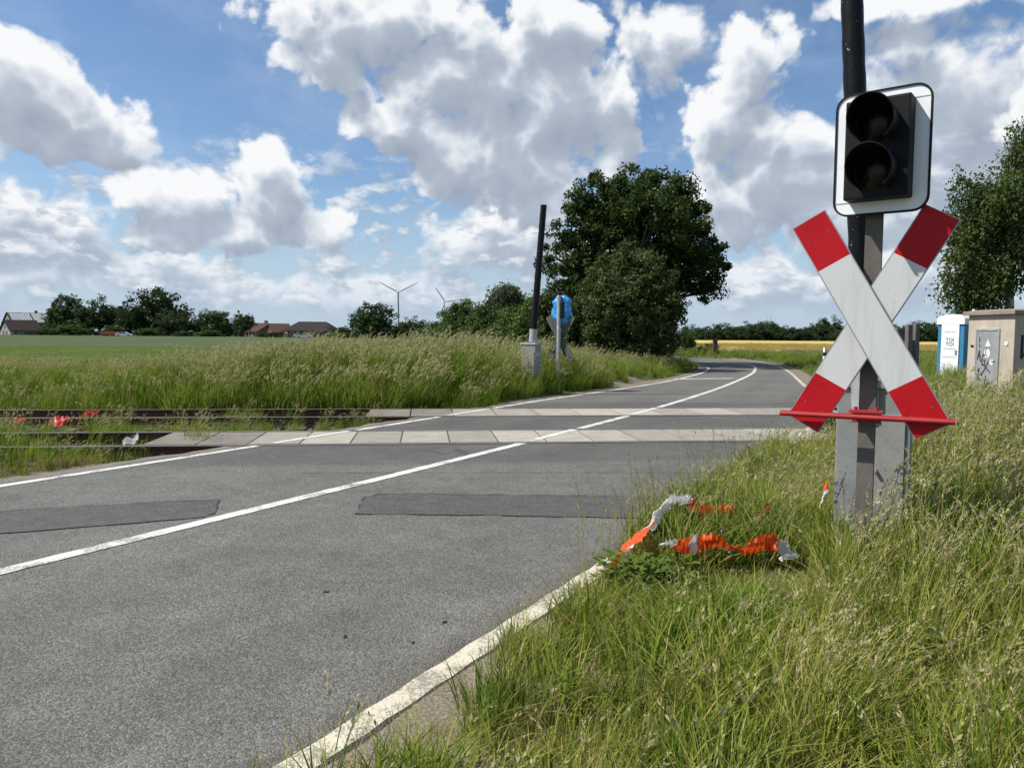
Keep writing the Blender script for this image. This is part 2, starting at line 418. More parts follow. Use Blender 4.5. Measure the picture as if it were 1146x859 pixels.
# ------------------------------------------------------------------ road
m_asph, t, b = new_mat('asphalt')
v = pos(t)
agg = t.voro(v, 112, 'F1', 'Color'); aggd = t.voro(v, 112, 'F1', 'Distance')
big = t.noise(v, 0.45, 6, 0.65); mid_ = t.noise(v, 3.2, 6, 0.7); fine = t.noise(v, 320, 2, 0.6)
k = t.math('ADD', t.math('MULTIPLY', agg, 0.5), t.math('MULTIPLY', fine, 0.5))
c = t.ramp(k, [(0.22, (0.050,0.049,0.045)), (0.5, (0.130,0.126,0.112)), (0.79, (0.268,0.259,0.228))])
c = t.mix(1.0, c, t.ramp(big, [(0.3, 0.76), (0.7, 1.12)]), 'MULTIPLY')
c = t.mix(1.0, c, t.ramp(mid_, [(0.3, 0.80), (0.7, 1.12)]), 'MULTIPLY')
# scattered pale chips and dark specks
chip = t.map(t.noise(v, 70, 2, 0.5), 0.72, 0.76)
c = t.mix(t.math('MULTIPLY', chip, 0.6), c, (0.32,0.31,0.28,1))
st = t.map(t.noise(t.vec('MULTIPLY', v, (1,1,1)), 11, 4, 0.7), 0.66, 0.74)
c = t.mix(t.math('MULTIPLY', st, 0.35), c, (0.045,0.044,0.043,1))
dk = t.attr('dark')
c = t.mix(t.math('MULTIPLY', dk, 0.42), c, (0.04,0.04,0.041,1))
# dust at the margins, oil spots and fine cracks
c = t.mix(t.math('MULTIPLY', t.map(t.math('ADD', t.attr('edge'), t.math('MULTIPLY', t.math('SUBTRACT', mid_, 0.5), 0.9)), 0.35, 0.95), 0.55), c, (0.21,0.185,0.14,1))
spot = t.map(t.noise(v, 3.1, 2, 0.4), 0.70, 0.78)
c = t.mix(t.math('MULTIPLY', spot, 0.35), c, (0.03,0.03,0.03,1))
wob = t.vec('MULTIPLY_ADD', t.noise(v, 2.2, 4, 0.6, 'Color'), (0.5,0.5,0), v)
ck = t.voro(wob, 0.32, 'DISTANCE_TO_EDGE')
ckm = t.math('MULTIPLY', t.map(ck, 0.0, 0.006, 1.0, 0.0), t.map(t.noise(v, 0.7, 2, 0.5), 0.58, 0.68))
c = t.mix(t.math('MULTIPLY', ckm, 0.7), c, (0.02,0.02,0.02,1))
t.put(b.inputs['Base Color'], c); b.inputs['Roughness'].default_value = 0.82; b.inputs['Specular IOR Level'].default_value = 0.3
t.put(b.inputs['Normal'], t.bump(t.math('SUBTRACT', 1.0, aggd), 0.7, 0.006))

NR = 420
L_, R_ = even(LN, NR), even(RN, NR)
# stretch sampling so both sides correspond
def road_rows():
    mrow = even(MN, NR); rows = []
    for i in range(NR):
        p = mrow[i]; a = mrow[max(i-1,0)]; c_ = mrow[min(i+1,NR-1)]
        d = (c_-a)/np.hypot(*(c_-a)); n = np.array([d[1], -d[0]])
        def hit(pl):
            rel = pl-p; along = rel@d; k = np.where(np.abs(rel@n) < 9, np.abs(along), 1e9)
            sidx = np.argsort(k)[:2]; w = k[sidx]; w = 1-w/(w.sum()+1e-9)
            return (rel[sidx]@n)@w
        rows.append((p, n, hit(LN), hit(RN)))
    return rows
rows = road_rows()
sm = lambda a: np.convolve(np.r_[[a[0]]*4, a, [a[-1]]*4], np.ones(9)/9, 'valid')
lw = sm(np.array([r[2] for r in rows])); rw = sm(np.array([r[3] for r in rows]))
cols = 22; vs = []; dark = []; edge = []
for i, (p, n, _, _) in enumerate(rows):
    wob_l = 0.34 + 0.05*math.sin(i*0.9)+0.04*math.sin(i*2.3); wob_r = 0.080 + 0.010*math.sin(i*1.1)+0.008*math.sin(i*2.9)
    for k in range(cols):
        u = k/(cols-1); s_ = (lw[i]-wob_l)*(1-u) + (rw[i]+wob_r)*u
        q = p+n*s_; vs.append((q[0], q[1], 0.0))
        ty = q[1]-TS*q[0]
        dd = float(sst(ty, 8.9, 9.0)*(1-sst(ty, 16.9, 17.0)))*0.75
        wheel = 0.36*(math.exp(-((s_-0.9)/0.3)**2)+math.exp(-((s_-2.4)/0.3)**2)+math.exp(-((s_+0.8)/0.3)**2)+math.exp(-((s_+2.2)/0.3)**2))
        dark.append(dd + wheel)
        e = max(0, 1-abs(s_-(lw[i]-wob_l))/0.4, 1-abs((rw[i]+wob_r)-s_)/0.55); edge.append(e)
n_top = len(vs)
for i in range(NR):
    for k in (0, cols-1):
        x, y, _ = vs[i*cols+k]; vs.append((x, y, -0.26)); dark.append(0.3); edge.append(1.0)
fc = [(i*cols+k, i*cols+k+1, (i+1)*cols+k+1, (i+1)*cols+k) for i in range(NR-1) for k in range(cols-1)]
fc += [(i*cols, (i+1)*cols, n_top+(i+1)*2, n_top+i*2) for i in range(NR-1)]
fc += [(i*cols+cols-1, n_top+i*2+1, n_top+(i+1)*2+1, (i+1)*cols+cols-1) for i in range(NR-1)]
me = np_mesh('road', np.array(vs), np.array(fc), {'dark': dark, 'edge': edge})
me.materials.append(m_asph)
o = bpy.data.objects.new('road', me); C.objects.link(o); tag(o, kind='structure')

def mat_paint(name, colr, wear, dirtc):
    m, t, b = new_mat(name); v = pos(t)
    n = t.noise(v, 26, 6, 0.7); n2 = t.noise(v, 3, 4, 0.6); ag = t.voro(v, 115, 'F1', 'Color')
    c = t.mix(t.map(n2, 0.35, 0.7), col4(colr), col4(tuple(x*0.82 for x in colr)))
    w = t.map(t.math('ADD', t.math('ADD', t.math('MULTIPLY', n, 0.7), t.math('MULTIPLY', ag, 0.3)), t.math('MULTIPLY', t.math('SUBTRACT', n2, 0.5), 0.95)), wear, wear+0.13)
    c = t.mix(w, c, col4(dirtc))
    t.put(b.inputs['Base Color'], c); b.inputs['Roughness'].default_value = 0.7
    t.put(b.inputs['Normal'], t.bump(ag, 0.35, 0.004)); return m
m_white = mat_paint('line_paint', (0.60,0.59,0.54), 0.56, (0.13,0.13,0.12))
m_cream = mat_paint('worn_edge_paint', (0.56,0.51,0.39), 0.455, (0.25,0.22,0.165))
RAILS = (10.58, 12.06, 14.10, 15.58)
def line_strip(name, pl, i0, i1, w, mat, z=0.005, off=0.0, skip=(), wj=0.06):
    vs, fs = [], []; ok = []
    seg = pl
    for i in range(len(seg)):
        a = seg[max(i-1,0)]; c_ = seg[min(i+1,len(seg)-1)]; d = (c_-a)/np.hypot(*(c_-a)); n = np.array([d[1], -d[0]])
        ty_c = track_y(*seg[i]); zz = 0.0092 if (RAILS[0]-.02 < ty_c < RAILS[1]+.02 or RAILS[2]-.02 < ty_c < RAILS[3]+.02) else z
        j1 = w/2*(1+wj*math.sin(i*1.7)); j2 = w/2*(1+wj*math.sin(i*2.3+1))
        for s_ in (-j1, j2):
            q = seg[i]+n*(s_+off); vs.append((q[0], q[1], zz))
    for i in range(len(seg)-1):
        ty = track_y(*seg[i]);
        if any(a < ty < b_ for a, b_ in skip): continue
        fs.append((2*i, 2*i+1, 2*i+3, 2*i+2))
    me = np_mesh(name, np.array(vs), np.array(fs)); me.materials.append(mat)
    o = bpy.data.objects.new(name, me); C.objects.link(o); return tag(o, kind='structure')
gap = [(r-0.085, r+0.085) for r in RAILS]
line_strip('edge_line', even(LN, 900), 0, 0, 0.125, m_white, skip=gap)
line_strip('centre_line', even(MN, 900), 0, 0, 0.135, m_white, skip=gap+[(13.0,13.02)])
line_strip('edge_line', even(RN, 900), 0, 0, 0.122, m_cream, z=0.0022, wj=0.09)
# stop line for oncoming traffic
a, c_ = at(752, 424.5), at(818, 423.8)
mb = MB(); d = (c_-a).normalized()
w_ = Vector((0.28, 0.42, 0)); mb.add([a+Vector((0,0,.006)), c_+Vector((0,0,.006)), c_+w_+Vector((0,0,.006)), a+w_+Vector((0,0,.006))], [(0,1,2,3)])
tag(mb.build('stop_line', m_white), kind='structure')

m_patch, t, b = new_mat('asphalt_patch_dark')
v = pos(t); agg = t.voro(v, 120, 'F1', 'Color')
c = t.ramp(t.math('ADD', t.math('MULTIPLY', agg, 0.6), t.math('MULTIPLY', t.noise(v, 6, 5, 0.6), 0.4)), [(0.2, (0.028,0.028,0.026)), (0.55, (0.068,0.066,0.060)), (0.85, (0.150,0.146,0.134))])
t.put(b.inputs['Base Color'], c); b.inputs['Roughness'].default_value = 0.85; t.put(b.inputs['Normal'], t.bump(agg, 0.5, 0.005))
m_seam = mat_worn('bitumen_seam', (0.040,0.039,0.038), 0.6, dirt_amt=0.2)
def patch(corners, z):
    pts = [at(*q) for q in corners]; mb = MB(); n = len(pts); ring = []
    for i in range(n):
        p, q = pts[i], pts[(i+1) % n]; m_ = max(2, int((q-p).length/0.15))
        for k in range(m_):
            x = p.lerp(q, k/m_); ring.append(Vector((x.x+random.uniform(-.012,.012), x.y+random.uniform(-.012,.012), z)))
    mb.add(ring, [tuple(range(len(ring)))])
    tag(mb.build('asphalt_patch', m_patch), kind='structure')
    sb = MB()
    for i in range(len(ring)):
        a_, b2 = ring[i], ring[(i+1) % len(ring)]; d = (b2-a_); d.normalize(); nn = Vector((-d.y, d.x, 0))*random.uniform(0.004, 0.013)
        if random.random() < .28: continue
        u = Vector((0,0,.003)); sb.add([a_-nn+u, a_+nn+u, b2+nn+u, b2-nn+u], [(0,1,2,3)])
    tag(sb.build('bitumen_seam', m_seam), kind='structure')
patch([(0,597),(120,588),(228,579),(240,574),(246,560),(170,562),(60,568),(0,573),(-60,577),(-60,602)], 0.004)
patch([(397,575),(560,577),(720,580),(735,556),(600,554),(425,553),(408,556)], 0.004)
# straight joints where the crossing was resurfaced
for (p0, p1, w) in (((330,529),(760,529),0.012), ((760,529),(850,528),0.012), ((0,-1),(0,-1),0)):
    if not w: continue
    a, b2 = at(*p0), at(*p1); mb = MB(); N = 60
    for k in range(N):
        q0, q1 = a.lerp(b2, k/N), a.lerp(b2, (k+1)/N); d = (q1-q0).normalized(); nn = Vector((-d.y,d.x,0))*random.uniform(.003,.007); u = Vector((0,0,.0035))
        mb.add([q0-nn+u, q0+nn+u, q1+nn+u, q1-nn+u], [(0,1,2,3)])
    tag(mb.build('bitumen_seam', m_seam), kind='structure')

# ------------------------------------------------------------------ railway
m_rust = mat_worn('rusty_rail_side', (0.085,0.040,0.028), 0.8, 0.4, 8, (0.03,0.02,0.015), 0.5)
m_railtop = mat_worn('rail_head_steel', (0.30,0.26,0.23), 0.45, 0.3, 10, (0.16,0.09,0.05), 0.5, metal=0.5)
m_slab = mat_worn('crossing_concrete', (0.34,0.315,0.27), 0.85, 0.22, 3, (0.22,0.19,0.15), 0.5, bump=0.3)
nt_ = NT(m_slab.node_tree); b_ = m_slab.node_tree.nodes['Principled BSDF']; l_ = b_.inputs['Base Color'].links[0].from_socket
rv_ = nt_.ramp(nt_.node('ShaderNodeObjectInfo').outputs['Random'], [(0.0, (.78,.77,.75)), (0.5, (.96,.95,.93)), (1.0, (1.12,1.11,1.08))])
nt_.put(b_.inputs['Base Color'], nt_.mix(1.0, l_, rv_, 'MULTIPLY'))
m_slab_old = mat_worn('crossing_concrete_weathered', (0.20,0.175,0.145), 0.9, 0.3, 3, (0.10,0.08,0.06), 0.6, bump=0.3)
m_sleeper = mat_worn('weathered_sleeper', (0.12,0.095,0.075), 0.9, 0.35, 5, (0.04,0.03,0.02), 0.5)
m_dark = mat_worn('dark_gap_rubber', (0.015,0.015,0.015), 0.9, 0.2)
def trk(s, y0, z=0.0):     # track coordinates -> world; s along, y0 intercept offset perpendicular
    c_, s_ = math.cos(TA), math.sin(TA)
    return Vector((s*c_ - (y0*c_)*s_, s*s_ + (y0*c_)*c_, z))
rail_lab = ['rusty rail nearest to the camera, flush with the road at the crossing',
            'second rail from the camera, along the far edge of the nearer concrete slabs',
            'third rail from the camera, along the near edge of the farther concrete slabs',
            'farthest of the four rails, just below the tall grass bank']
for i, (y0, lab) in enumerate(zip(RAILS, rail_lab)):
    prof = [(-.036,0),(.036,0),(.036,-.035),(.010,-.05),(.010,-.13),(.065,-.145),(.065,-.16),(-.065,-.16),(-.065,-.145),(-.010,-.13),(-.010,-.05),(-.036,-.035)]
    mb = MB(); n = len(prof); vs = []
    ss = (-38.0, 40.0)
    for s in ss:
        for (a, z) in prof:
            q = trk(s, y0+a); vs.append((q.x, q.y, z+0.006))
    mb.add(vs, [(0, n, n+1, 1)], 1)
    mb.add(vs, [(k, n+k, n+(k+1) % n, (k+1) % n) for k in range(1, n)], 0)
    r = mb.build('rail', [m_rust, m_railtop]); tag(r, lab, 'rail', 'four rails of the two tracks')
# flangeways: dark grooves beside the rails across the road
for y0, sgn in ((RAILS[0],1),(RAILS[1],-1),(RAILS[2],1),(RAILS[3],-1),(RAILS[0],-1),(RAILS[1],1),(RAILS[2],-1),(RAILS[3],1)):
    inner = (y0 in (RAILS[0], RAILS[2])) == (sgn > 0)
    w = 0.055 if inner else 0.022
    mb = MB(); vs = []
    for s in (-7.0 if y0 < 13 else -4.2, 5.6 if y0 < 13 else 7.5):
        for a in (0.036, 0.036+w):
            q = trk(s, y0+sgn*a); vs.append((q.x, q.y, 0.0045))
    mb.add(vs, [(0,1,3,2)]); tag(mb.build('rail_groove', m_dark), kind='structure')
def slabs(y0, y1, s0, s1, step, old, lab, lab_old, grp):
    s = s0; proto = {}
    while s < s1-0.01:
        e = min(s+step, s1); g_ = 0.012
        isold = e < old
        mb = MB(); vs = []
        for z in (-0.14, 0.0055):
            for (a, b2) in ((s+g_, y0+0.095), (e-g_, y0+0.095), (e-g_, y1-0.095), (s+g_, y1-0.095)):
                q = trk(a, b2); vs.append((q.x, q.y, z + (random.uniform(-.0012,.0012) if z > 0 else 0)))
        mb.add(vs, [(3,2,1,0),(4,5,6,7),(0,1,5,4),(1,2,6,5),(2,3,7,6),(3,0,4,7)])
        o = mb.build('crossing_slab', m_slab_old if isold else m_slab)
        tag(o, lab_old if isold else lab, 'slab', grp)
        s = e
near_s0 = -3.72; far_s0 = -1.05
slabs(RAILS[0], RAILS[1], near_s0, 6.2, 0.68, near_s0+2.0,
      'pale concrete slab across the road between the two nearer rails', 'grimy darker concrete slab between the nearer rails beside the left verge', 'concrete slabs of the nearer track')
slabs(RAILS[2], RAILS[3], far_s0, 8.4, 0.80, far_s0+1.8,
      'pale concrete slab across the road between the two farther rails', 'stained brownish concrete slab between the farther rails left of the edge line', 'concrete slabs of the farther track')
for (y0, y1, lab, s_end) in ((RAILS[0], RAILS[1], 'weathered sleeper in weeds under the nearer track', near_s0), (RAILS[2], RAILS[3], 'weathered sleeper in weeds under the farther track', far_s0)):
    s = s_end-0.5
    while s > s_end-13:
        mb = MB(); q = trk(s, (y0+y1)/2, -0.215)
        mb.box(q, (0.24, 2.4, 0.11), TA, bev=0.015)
        tag(mb.build('railway_sleeper', m_sleeper), lab, 'sleeper', 'sleepers left of the crossing'); s -= 0.63
# folded steel ramp at the left end of the nearer slabs
mb = MB(); q0, q1 = trk(near_s0-0.36, RAILS[0]+0.12), trk(near_s0-0.36, RAILS[1]-0.12); q2, q3 = trk(near_s0-0.02, RAILS[0]+0.12), trk(near_s0-0.02, RAILS[1]-0.12)
mb.add([(q0.x,q0.y,-.16),(q1.x,q1.y,-.16),(q3.x,q3.y,.0),(q2.x,q2.y,.0),(q0.x,q0.y,-.18),(q1.x,q1.y,-.18),(q3.x,q3.y,-.03),(q2.x,q2.y,-.03)],
       [(0,1,2,3),(4,5,6,7),(0,1,5,4),(1,2,6,5),(2,3,7,6),(3,0,4,7)])
m_galv = mat_worn('galvanised_steel', (0.42,0.43,0.43), 0.5, 0.25, 5, (0.2,0.19,0.17), 0.4, metal=0.35)
tag(mb.build('end_ramp', m_galv), 'sloping grey metal end plate at the left end of the nearer slabs', 'end plate')

# ------------------------------------------------------------------ level crossing signal beside the camera
m_red = mat_worn('sign_red', (0.44,0.006,0.012), 0.5, 0.14, 4, (0.22,0.03,0.028), 0.35, bump=0.03, spec=.2)
m_signwhite, t, b = new_mat('sign_white_reflective')
v = objc(t); w1 = t.node('ShaderNodeTexWave', wave_type='BANDS', bands_direction='Z'); t.l.new(v, w1.inputs[0]); w1.inputs['Scale'].default_value = 28; w1.inputs['Distortion'].default_value = 2.0; w1.inputs['Detail'].default_value = 2
c = t.mix(t.math('MULTIPLY', w1.outputs['Fac'], 0.25), (0.60,0.60,0.585,1), (0.50,0.51,0.51,1))
c = t.mix(t.math('MULTIPLY', t.map(t.noise(t.vec('MULTIPLY', v, (6,6,.7)), 3, 6, 0.65), 0.45, 0.75), 0.45), c, (0.40,0.39,0.34,1))
c = t.mix(t.math('MULTIPLY', t.map(t.noise(v, 38, 3, 0.6), 0.66, 0.72), 0.5), c, (0.25,0.23,0.19,1))
t.put(b.inputs['Base Color'], c); b.inputs['Roughness'].default_value = 0.45
m_platewhite = mat_worn('plate_white', (0.80,0.81,0.82), 0.4, 0.06, 4, (0.5,0.5,0.48), 0.15, bump=0.02)
m_black = mat_worn('black_housing', (0.0055,0.0055,0.006), 0.6, 0.3, 6, (0.012,0.012,0.012), 0.3, spec=.2)
m_alu = mat_worn('bare_aluminium', (0.34,0.35,0.36), 0.45, 0.2, 6, (0.2,0.2,0.19), 0.3, metal=0.4)
m_poststeel = mat_worn('weathered_post_steel', (0.14,0.125,0.108), 0.7, 0.35, 5, (0.10,0.06,0.035), 0.6)
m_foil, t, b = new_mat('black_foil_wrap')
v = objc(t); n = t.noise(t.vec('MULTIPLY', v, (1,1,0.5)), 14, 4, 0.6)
fl = t.map(t.noise(t.vec('MULTIPLY', v, (1,1,0.6)), 34, 5, 0.7), 0.655, 0.70)  # specular glints of the wrinkled foil, painted into the base colour as pale flecks
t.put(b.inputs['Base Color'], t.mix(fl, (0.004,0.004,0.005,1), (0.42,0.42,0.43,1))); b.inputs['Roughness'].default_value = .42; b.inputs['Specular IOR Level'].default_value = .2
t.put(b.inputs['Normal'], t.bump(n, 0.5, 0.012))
m_redtube = mat_worn('red_painted_tube', (0.36,0.022,0.025), 0.5, 0.25, 8, (0.12,0.06,0.05), 0.4)
m_conc = mat_worn('pale_concrete', (0.27,0.265,0.25), 0.9, 0.2, 3, (0.16,0.15,0.13), 0.5, bump=0.4)
m_cab = mat_worn('grey_cabinet_paint', (0.25,0.255,0.25), 0.6, 0.2, 3, (0.15,0.145,0.13), 0.45)

def rrect(w, h, r, n=6, cx=0, cz=0):
    out = []
    for (sx, sz, a0) in ((1,1,0),(-1,1,90),(-1,-1,180),(1,-1,270)):
        for k in range(n+1):
            a = rad(a0+90*k/n); out.append((cx+sx*(w/2-r)+r*math.cos(a), cz+sz*(h/2-r)+r*math.sin(a)))
    return out
def hbeam(mb, z0, z1, w=0.125, d=0.115, tf=0.012):
    mb.box((0,-d/2+tf/2,(z0+z1)/2), (w, tf, z1-z0)); mb.box((0,d/2-tf/2,(z0+z1)/2), (w, tf, z1-z0)); mb.box((0,0,(z0+z1)/2), (0.012, d-2*tf, z1-z0))
def cross_arms(root, a, b_, cz, wd, y, white, redm, back, red_frac=0.215):
    L = 2*math.hypot(a, b_); 
    for k, sg in enumerate((-1, 1)):            # first arm runs from top left to bottom right and lies in front
        yy = y - (0.024 if k == 0 else 0)
        d = Vector((-sg*a*-1, 0, 0))
        ux, uz = (a/(L/2), -b_/(L/2)) if k == 0 else (a/(L/2), b_/(L/2))
        nx_, nz = -uz, ux
        def q(t_, s_, y_): return (ux*t_+nx_*s_, y_, cz+uz*t_+nz*s_)
        mb = MB(); r_ = L*red_frac; H = L/2; th = 0.018; e = wd/2; i_ = e-0.006
        for (t0, t1, mi) in ((-H+.004, -H+r_, 1), (-H+r_, H-r_, 0), (H-r_, H-.004, 1)):
            mb.add([q(t0,-i_,yy), q(t1,-i_,yy), q(t1,i_,yy), q(t0,i_,yy)], [(0,1,2,3)], mi)
        f = yy+0.0025
        mb.add([q(-H,-e,f),q(H,-e,f),q(H,e,f),q(-H,e,f),q(-H,-e,f+th),q(H,-e,f+th),q(H,e,f+th),q(-H,e,f+th)],
               [(0,1,2,3),(4,5,6,7),(0,1,5,4),(1,2,6,5),(2,3,7,6),(3,0,4,7)], 2)
        for tb in (-H+.12, H-.12):                  # rivet heads
            for sb_ in (-e*.55, e*.55):
                cpt = Vector(q(tb, sb_, yy)); mb.tube([cpt, cpt+Vector((0,-.002,0))], .0045, 8, 3)
        # stiffening channel on the back
        mb.add([q(-H+.1,-.03,f+th),q(H-.1,-.03,f+th),q(H-.1,.03,f+th),q(-H+.1,.03,f+th),q(-H+.1,-.02,f+th+.016),q(H-.1,-.02,f+th+.016),q(H-.1,.02,f+th+.016),q(-H+.1,.02,f+th+.016)],
               [(4,5,6,7),(0,1,5,4),(1,2,6,5),(2,3,7,6),(3,0,4,7)], 2)
        o = mb.build('crossbuck_arm', [white, redm, back, m_poststeel], root)
def visor(mb, r0, r1, L, seg=36, open_deg=70):
    """hood: open at the bottom, longest at the top; pointing to -y"""
    vs, fs = [], []; A0 = rad(-90+open_deg/2); A1 = rad(270-open_deg/2)
    for k in range(seg+1):
        a = A0+(A1-A0)*k/seg; s_ = math.sin(a)
        l = L*(0.50+0.50*(s_*0.5+0.5)**0.8)
        for (r, y) in ((r0, 0), (r0*1.04, -l), (r0*1.04-0.006, -l), (r0-0.006, 0)):
            vs.append((r*math.cos(a), y, r*s_))
    for k in range(seg):
        for j in range(3): fs.append((k*4+j, k*4+j+1, k*4+4+j+1, k*4+4+j))
    mb.add(vs, fs, 0, False)

SIG_RZ = -rad(29)
base = Vector((2.045, 4.40, 0.0))
sig = thing('level_crossing_signal', 'red and white crossbuck under a black two lamp signal in the right verge', 'crossing signal', base, SIG_RZ, 'crossing signals')
mb = MB(); hbeam(mb, -0.3, 2.30, 0.088, 0.078); mb.box((0,0,2.306), (0.13,0.12,0.012)); 
for sx in (-.04,.04): mb.box((sx,-.04,2.322), (0.024,0.024,0.02)); mb.box((sx,.04,2.322), (0.024,0.024,0.02))
post = mb.build('post', m_poststeel, sig)
CZ = P(970.5, 361, 4.36).z
cross_arms(sig, 0.335, 0.588, CZ, 0.200, -0.105, m_signwhite, m_red, m_alu)
# clamps holding the crossbuck
for z in (CZ-0.1, CZ+0.1):
    mb = MB(); mb.box((0,-.058,z), (0.16,0.04,0.045)); mb.box((0,.050,z), (0.16,0.016,0.045))
    for sx in (-.068,.068): mb.box((sx,-.005,z), (.012,.125,.02))
    mb.build('clamp', m_galv, sig)
# red bar under the crossbuck
ZB = P(970, 466.5, 4.3).z
mb = MB()
mb.tube([(-0.456,-.150,ZB),(0.436,-.150,ZB)], 0.0145, 12); mb.box((-.01,-.142,ZB+0.015), (.89,0.018,0.004)); 
mb.box((0.0,-.10,ZB+0.03), (0.17,0.10,0.012)); mb.box((0,-.062,ZB-0.008), (0.15,0.012,0.06))
for sx in (-.055,.055): mb.tube([(sx,-.1,ZB+.036),(sx,-.1,ZB+.055)], .011, 6)
mb.build('guard_bar', m_redtube, sig)
# signal head
HC = Vector((0.020, -0.10, P(983, 172.5, 4.35).z))
HR = -rad(9)
hw, hh = 0.475, 0.660
mb = MB(); mb.box((0,0.0,0), (0.325,0.13,0.53), bev=0.012)                     # housing in front of the plate
mb.box((0,0.115,0), (0.2,0.09,0.4), bev=0.01);
head = mb.build('signal_head', m_black, sig); head.location = HC + Vector((0,-0.055,0)); head.rotation_euler = (0,0,HR)
mb = MB(); mb.prism(rrect(hw, hh, 0.075), 0.052, 0.060, 0, 1); 
op = rrect(hw+0.016, hh+0.016, 0.083); ip = rrect(hw-0.004, hh-0.004, 0.073); n = len(op)
for y in (0.046,):
    vs = [(x,y,z) for x,z in op]+[(x,y,z) for x,z in ip]+[(x,y+.02,z) for x,z in op]+[(x,y+.02,z) for x,z in ip]
    mb.add(vs, [(i,(i+1)%n,n+(i+1)%n,n+i) for i in range(n)]+[(i,2*n+i,2*n+(i+1)%n,(i+1)%n) for i in range(n)]+[(2*n+i,3*n+i,3*n+(i+1)%n,2*n+(i+1)%n) for i in range(n)]+[(n+i,n+(i+1)%n,3*n+(i+1)%n,3*n+i) for i in range(n)], 1)
mb.box((-0.17,.0495,-.262),(0.12,.002,.002),mi=2); mb.box((0.19,.0495,.265),(0.08,.002,.0018),mi=2)
pl = mb.build('back_plate', [m_platewhite, m_black, m_alu], head)
m_lensr = mat_worn('dark_red_lens', (0.007,0.003,0.003), 0.3, 0.1, spec=0.3); m_lensy = mat_worn('dark_amber_lens', (0.008,0.005,0.003), 0.3, 0.1, spec=0.3)
for z, ml in ((0.128, m_lensr), (-0.124, m_lensy)):
    mb = MB(); visor(mb, 0.113, 0.13, 0.205)
    vz = mb.build('visor', m_black, head); vz.location = (0.0, -0.064, z)
    mb = MB(); vs = [(0,-.03,0)]; 
    for j in range(1, 6):
        for k in range(28):
            a = 2*math.pi*k/28; r = 0.098*j/5; vs.append((r*math.cos(a), -.03+.03*(j/5)**2, r*math.sin(a)))
    fs = [(0,1+k,1+(k+1)%28) for k in range(28)]+[(1+j*28+k,1+(j+1)*28+k,1+(j+1)*28+(k+1)%28,1+j*28+(k+1)%28) for j in range(4) for k in range(28)]
    mb.add(vs, fs, 0, True); ln = mb.build('lens', ml, head); ln.location = (0.0, -0.066, z)

# far signal, seen from behind
fb = P(625, 400, 20.5); fb.z = 0
far = thing('level_crossing_signal', 'back of a bare metal crossbuck on a thin post beyond the tracks', 'crossing signal', fb, SIG_RZ+math.pi, 'crossing signals')
mb = MB(); mb.tube([(0,0,-.2),(0,0,2.56)], 0.055, 12); mb.build('post', m_galv, far)
m_backgreen = mat_worn('dull_sign_back', (0.085,0.10,0.075), 0.7, 0.25, 3)
cross_arms(far, 0.335, 0.588, 1.42, 0.21, -0.09, m_signwhite, m_red, m_backgreen)
mb = MB(); mb.box((0,-.13,2.16), (0.20,0.12,0.52), bev=.01); mb.box((-.05,-.035,2.16), (.15,.13,.42), bev=.02); mb.build('signal_head', m_black, far)
m_bag, t, b = new_mat('blue_plastic_bag'); v = objc(t); n = t.noise(v, 7, 5, 0.6)
t.put(b.inputs['Base Color'], t.ramp(n, [(0.3,(0.016,0.16,0.42)),(0.7,(0.05,0.34,0.72))])); b.inputs['Roughness'].default_value = 0.3; t.put(b.inputs['Normal'], t.bump(n, 0.8, 0.05))
mb = MB(); bm = bmesh.new(); bmesh.ops.create_uvsphere(bm, u_segments=28, v_segments=20, radius=1)
for q in bm.verts:
    p = q.co; sq = lambda a, e: math.copysign(abs(a)**e, a)
    w = 1+0.10*math.sin(9*p.z+4*p.x)+0.07*math.sin(17*p.x+6*p.z)
    q.co = Vector((sq(p.x,.6)*0.26*w, sq(p.y,.6)*0.13*w, sq(p.z,.7)*0.40*(1+.04*math.sin(11*p.x))))
bm.verts.index_update(); mb.add([q.co for q in bm.verts], [[q.index for q in f.verts] for f in bm.faces], 0, True); bm.free()
bag = mb.build('blue_bag', m_bag); bag.location = fb+Vector((0.09,0.125,2.15)); bag.rotation_euler = (0,0,SIG_RZ)
tag(bag, 'crumpled bright blue plastic bag tied over the far signal lamp', 'plastic bag')

# ------------------------------------------------------------------ barriers
def barrier(label, loc, rz, cab, arm_pts, arm_r, foil, split):
    root = thing('level_crossing_barrier', label, 'barrier', loc, rz, 'raised crossing barriers')
    w, d, h = cab
    mb = MB(); mb.box((0,0,h/2-.1), (w, d, h+.2), bev=.012)
    body = mb.build('cabinet', m_cab, root)
    mb = MB(); mb.box((0,0,h+.027), (w+.04,d+.04,.05), bev=.01); mb.build('lid', m_galv, body)
    mb = MB(); mb.box((w*.22,-d/2-.008,h*.5), (w*.42,.012,h*.72), bev=.004); mb.tube([(w*.06,-d/2-.014,h*.55),(w*.06,-d/2-.045,h*.55)], .012, 8); mb.build('door', m_conc, body)
    mb = MB(); mb.box((w*.1,-d/2-.004,h*.08), (w*1.15,d*1.2,.25), bev=.01); mb.build('foundation', m_conc, root)
    mb = MB(); a0 = Vector(arm_pts[0]); a1 = Vector(arm_pts[1]); dr = (a1-a0).normalized()
    mb.tube([a0-dr*.1, a0+dr*.22], arm_r*1.15, 14); mb.build('arm_socket', m_galv, root)
    mb = MB(); N = 40; pts = [a0.lerp(a1, k/N) for k in range(N+1)]
    rs = [arm_r*(1-0.12*k/N)*(1+0.03*math.sin(k*2.1)) for k in range(N+1)]
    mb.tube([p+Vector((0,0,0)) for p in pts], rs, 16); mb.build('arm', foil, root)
    return root
cb = P(981, 430, 5.12); cb.z = 0
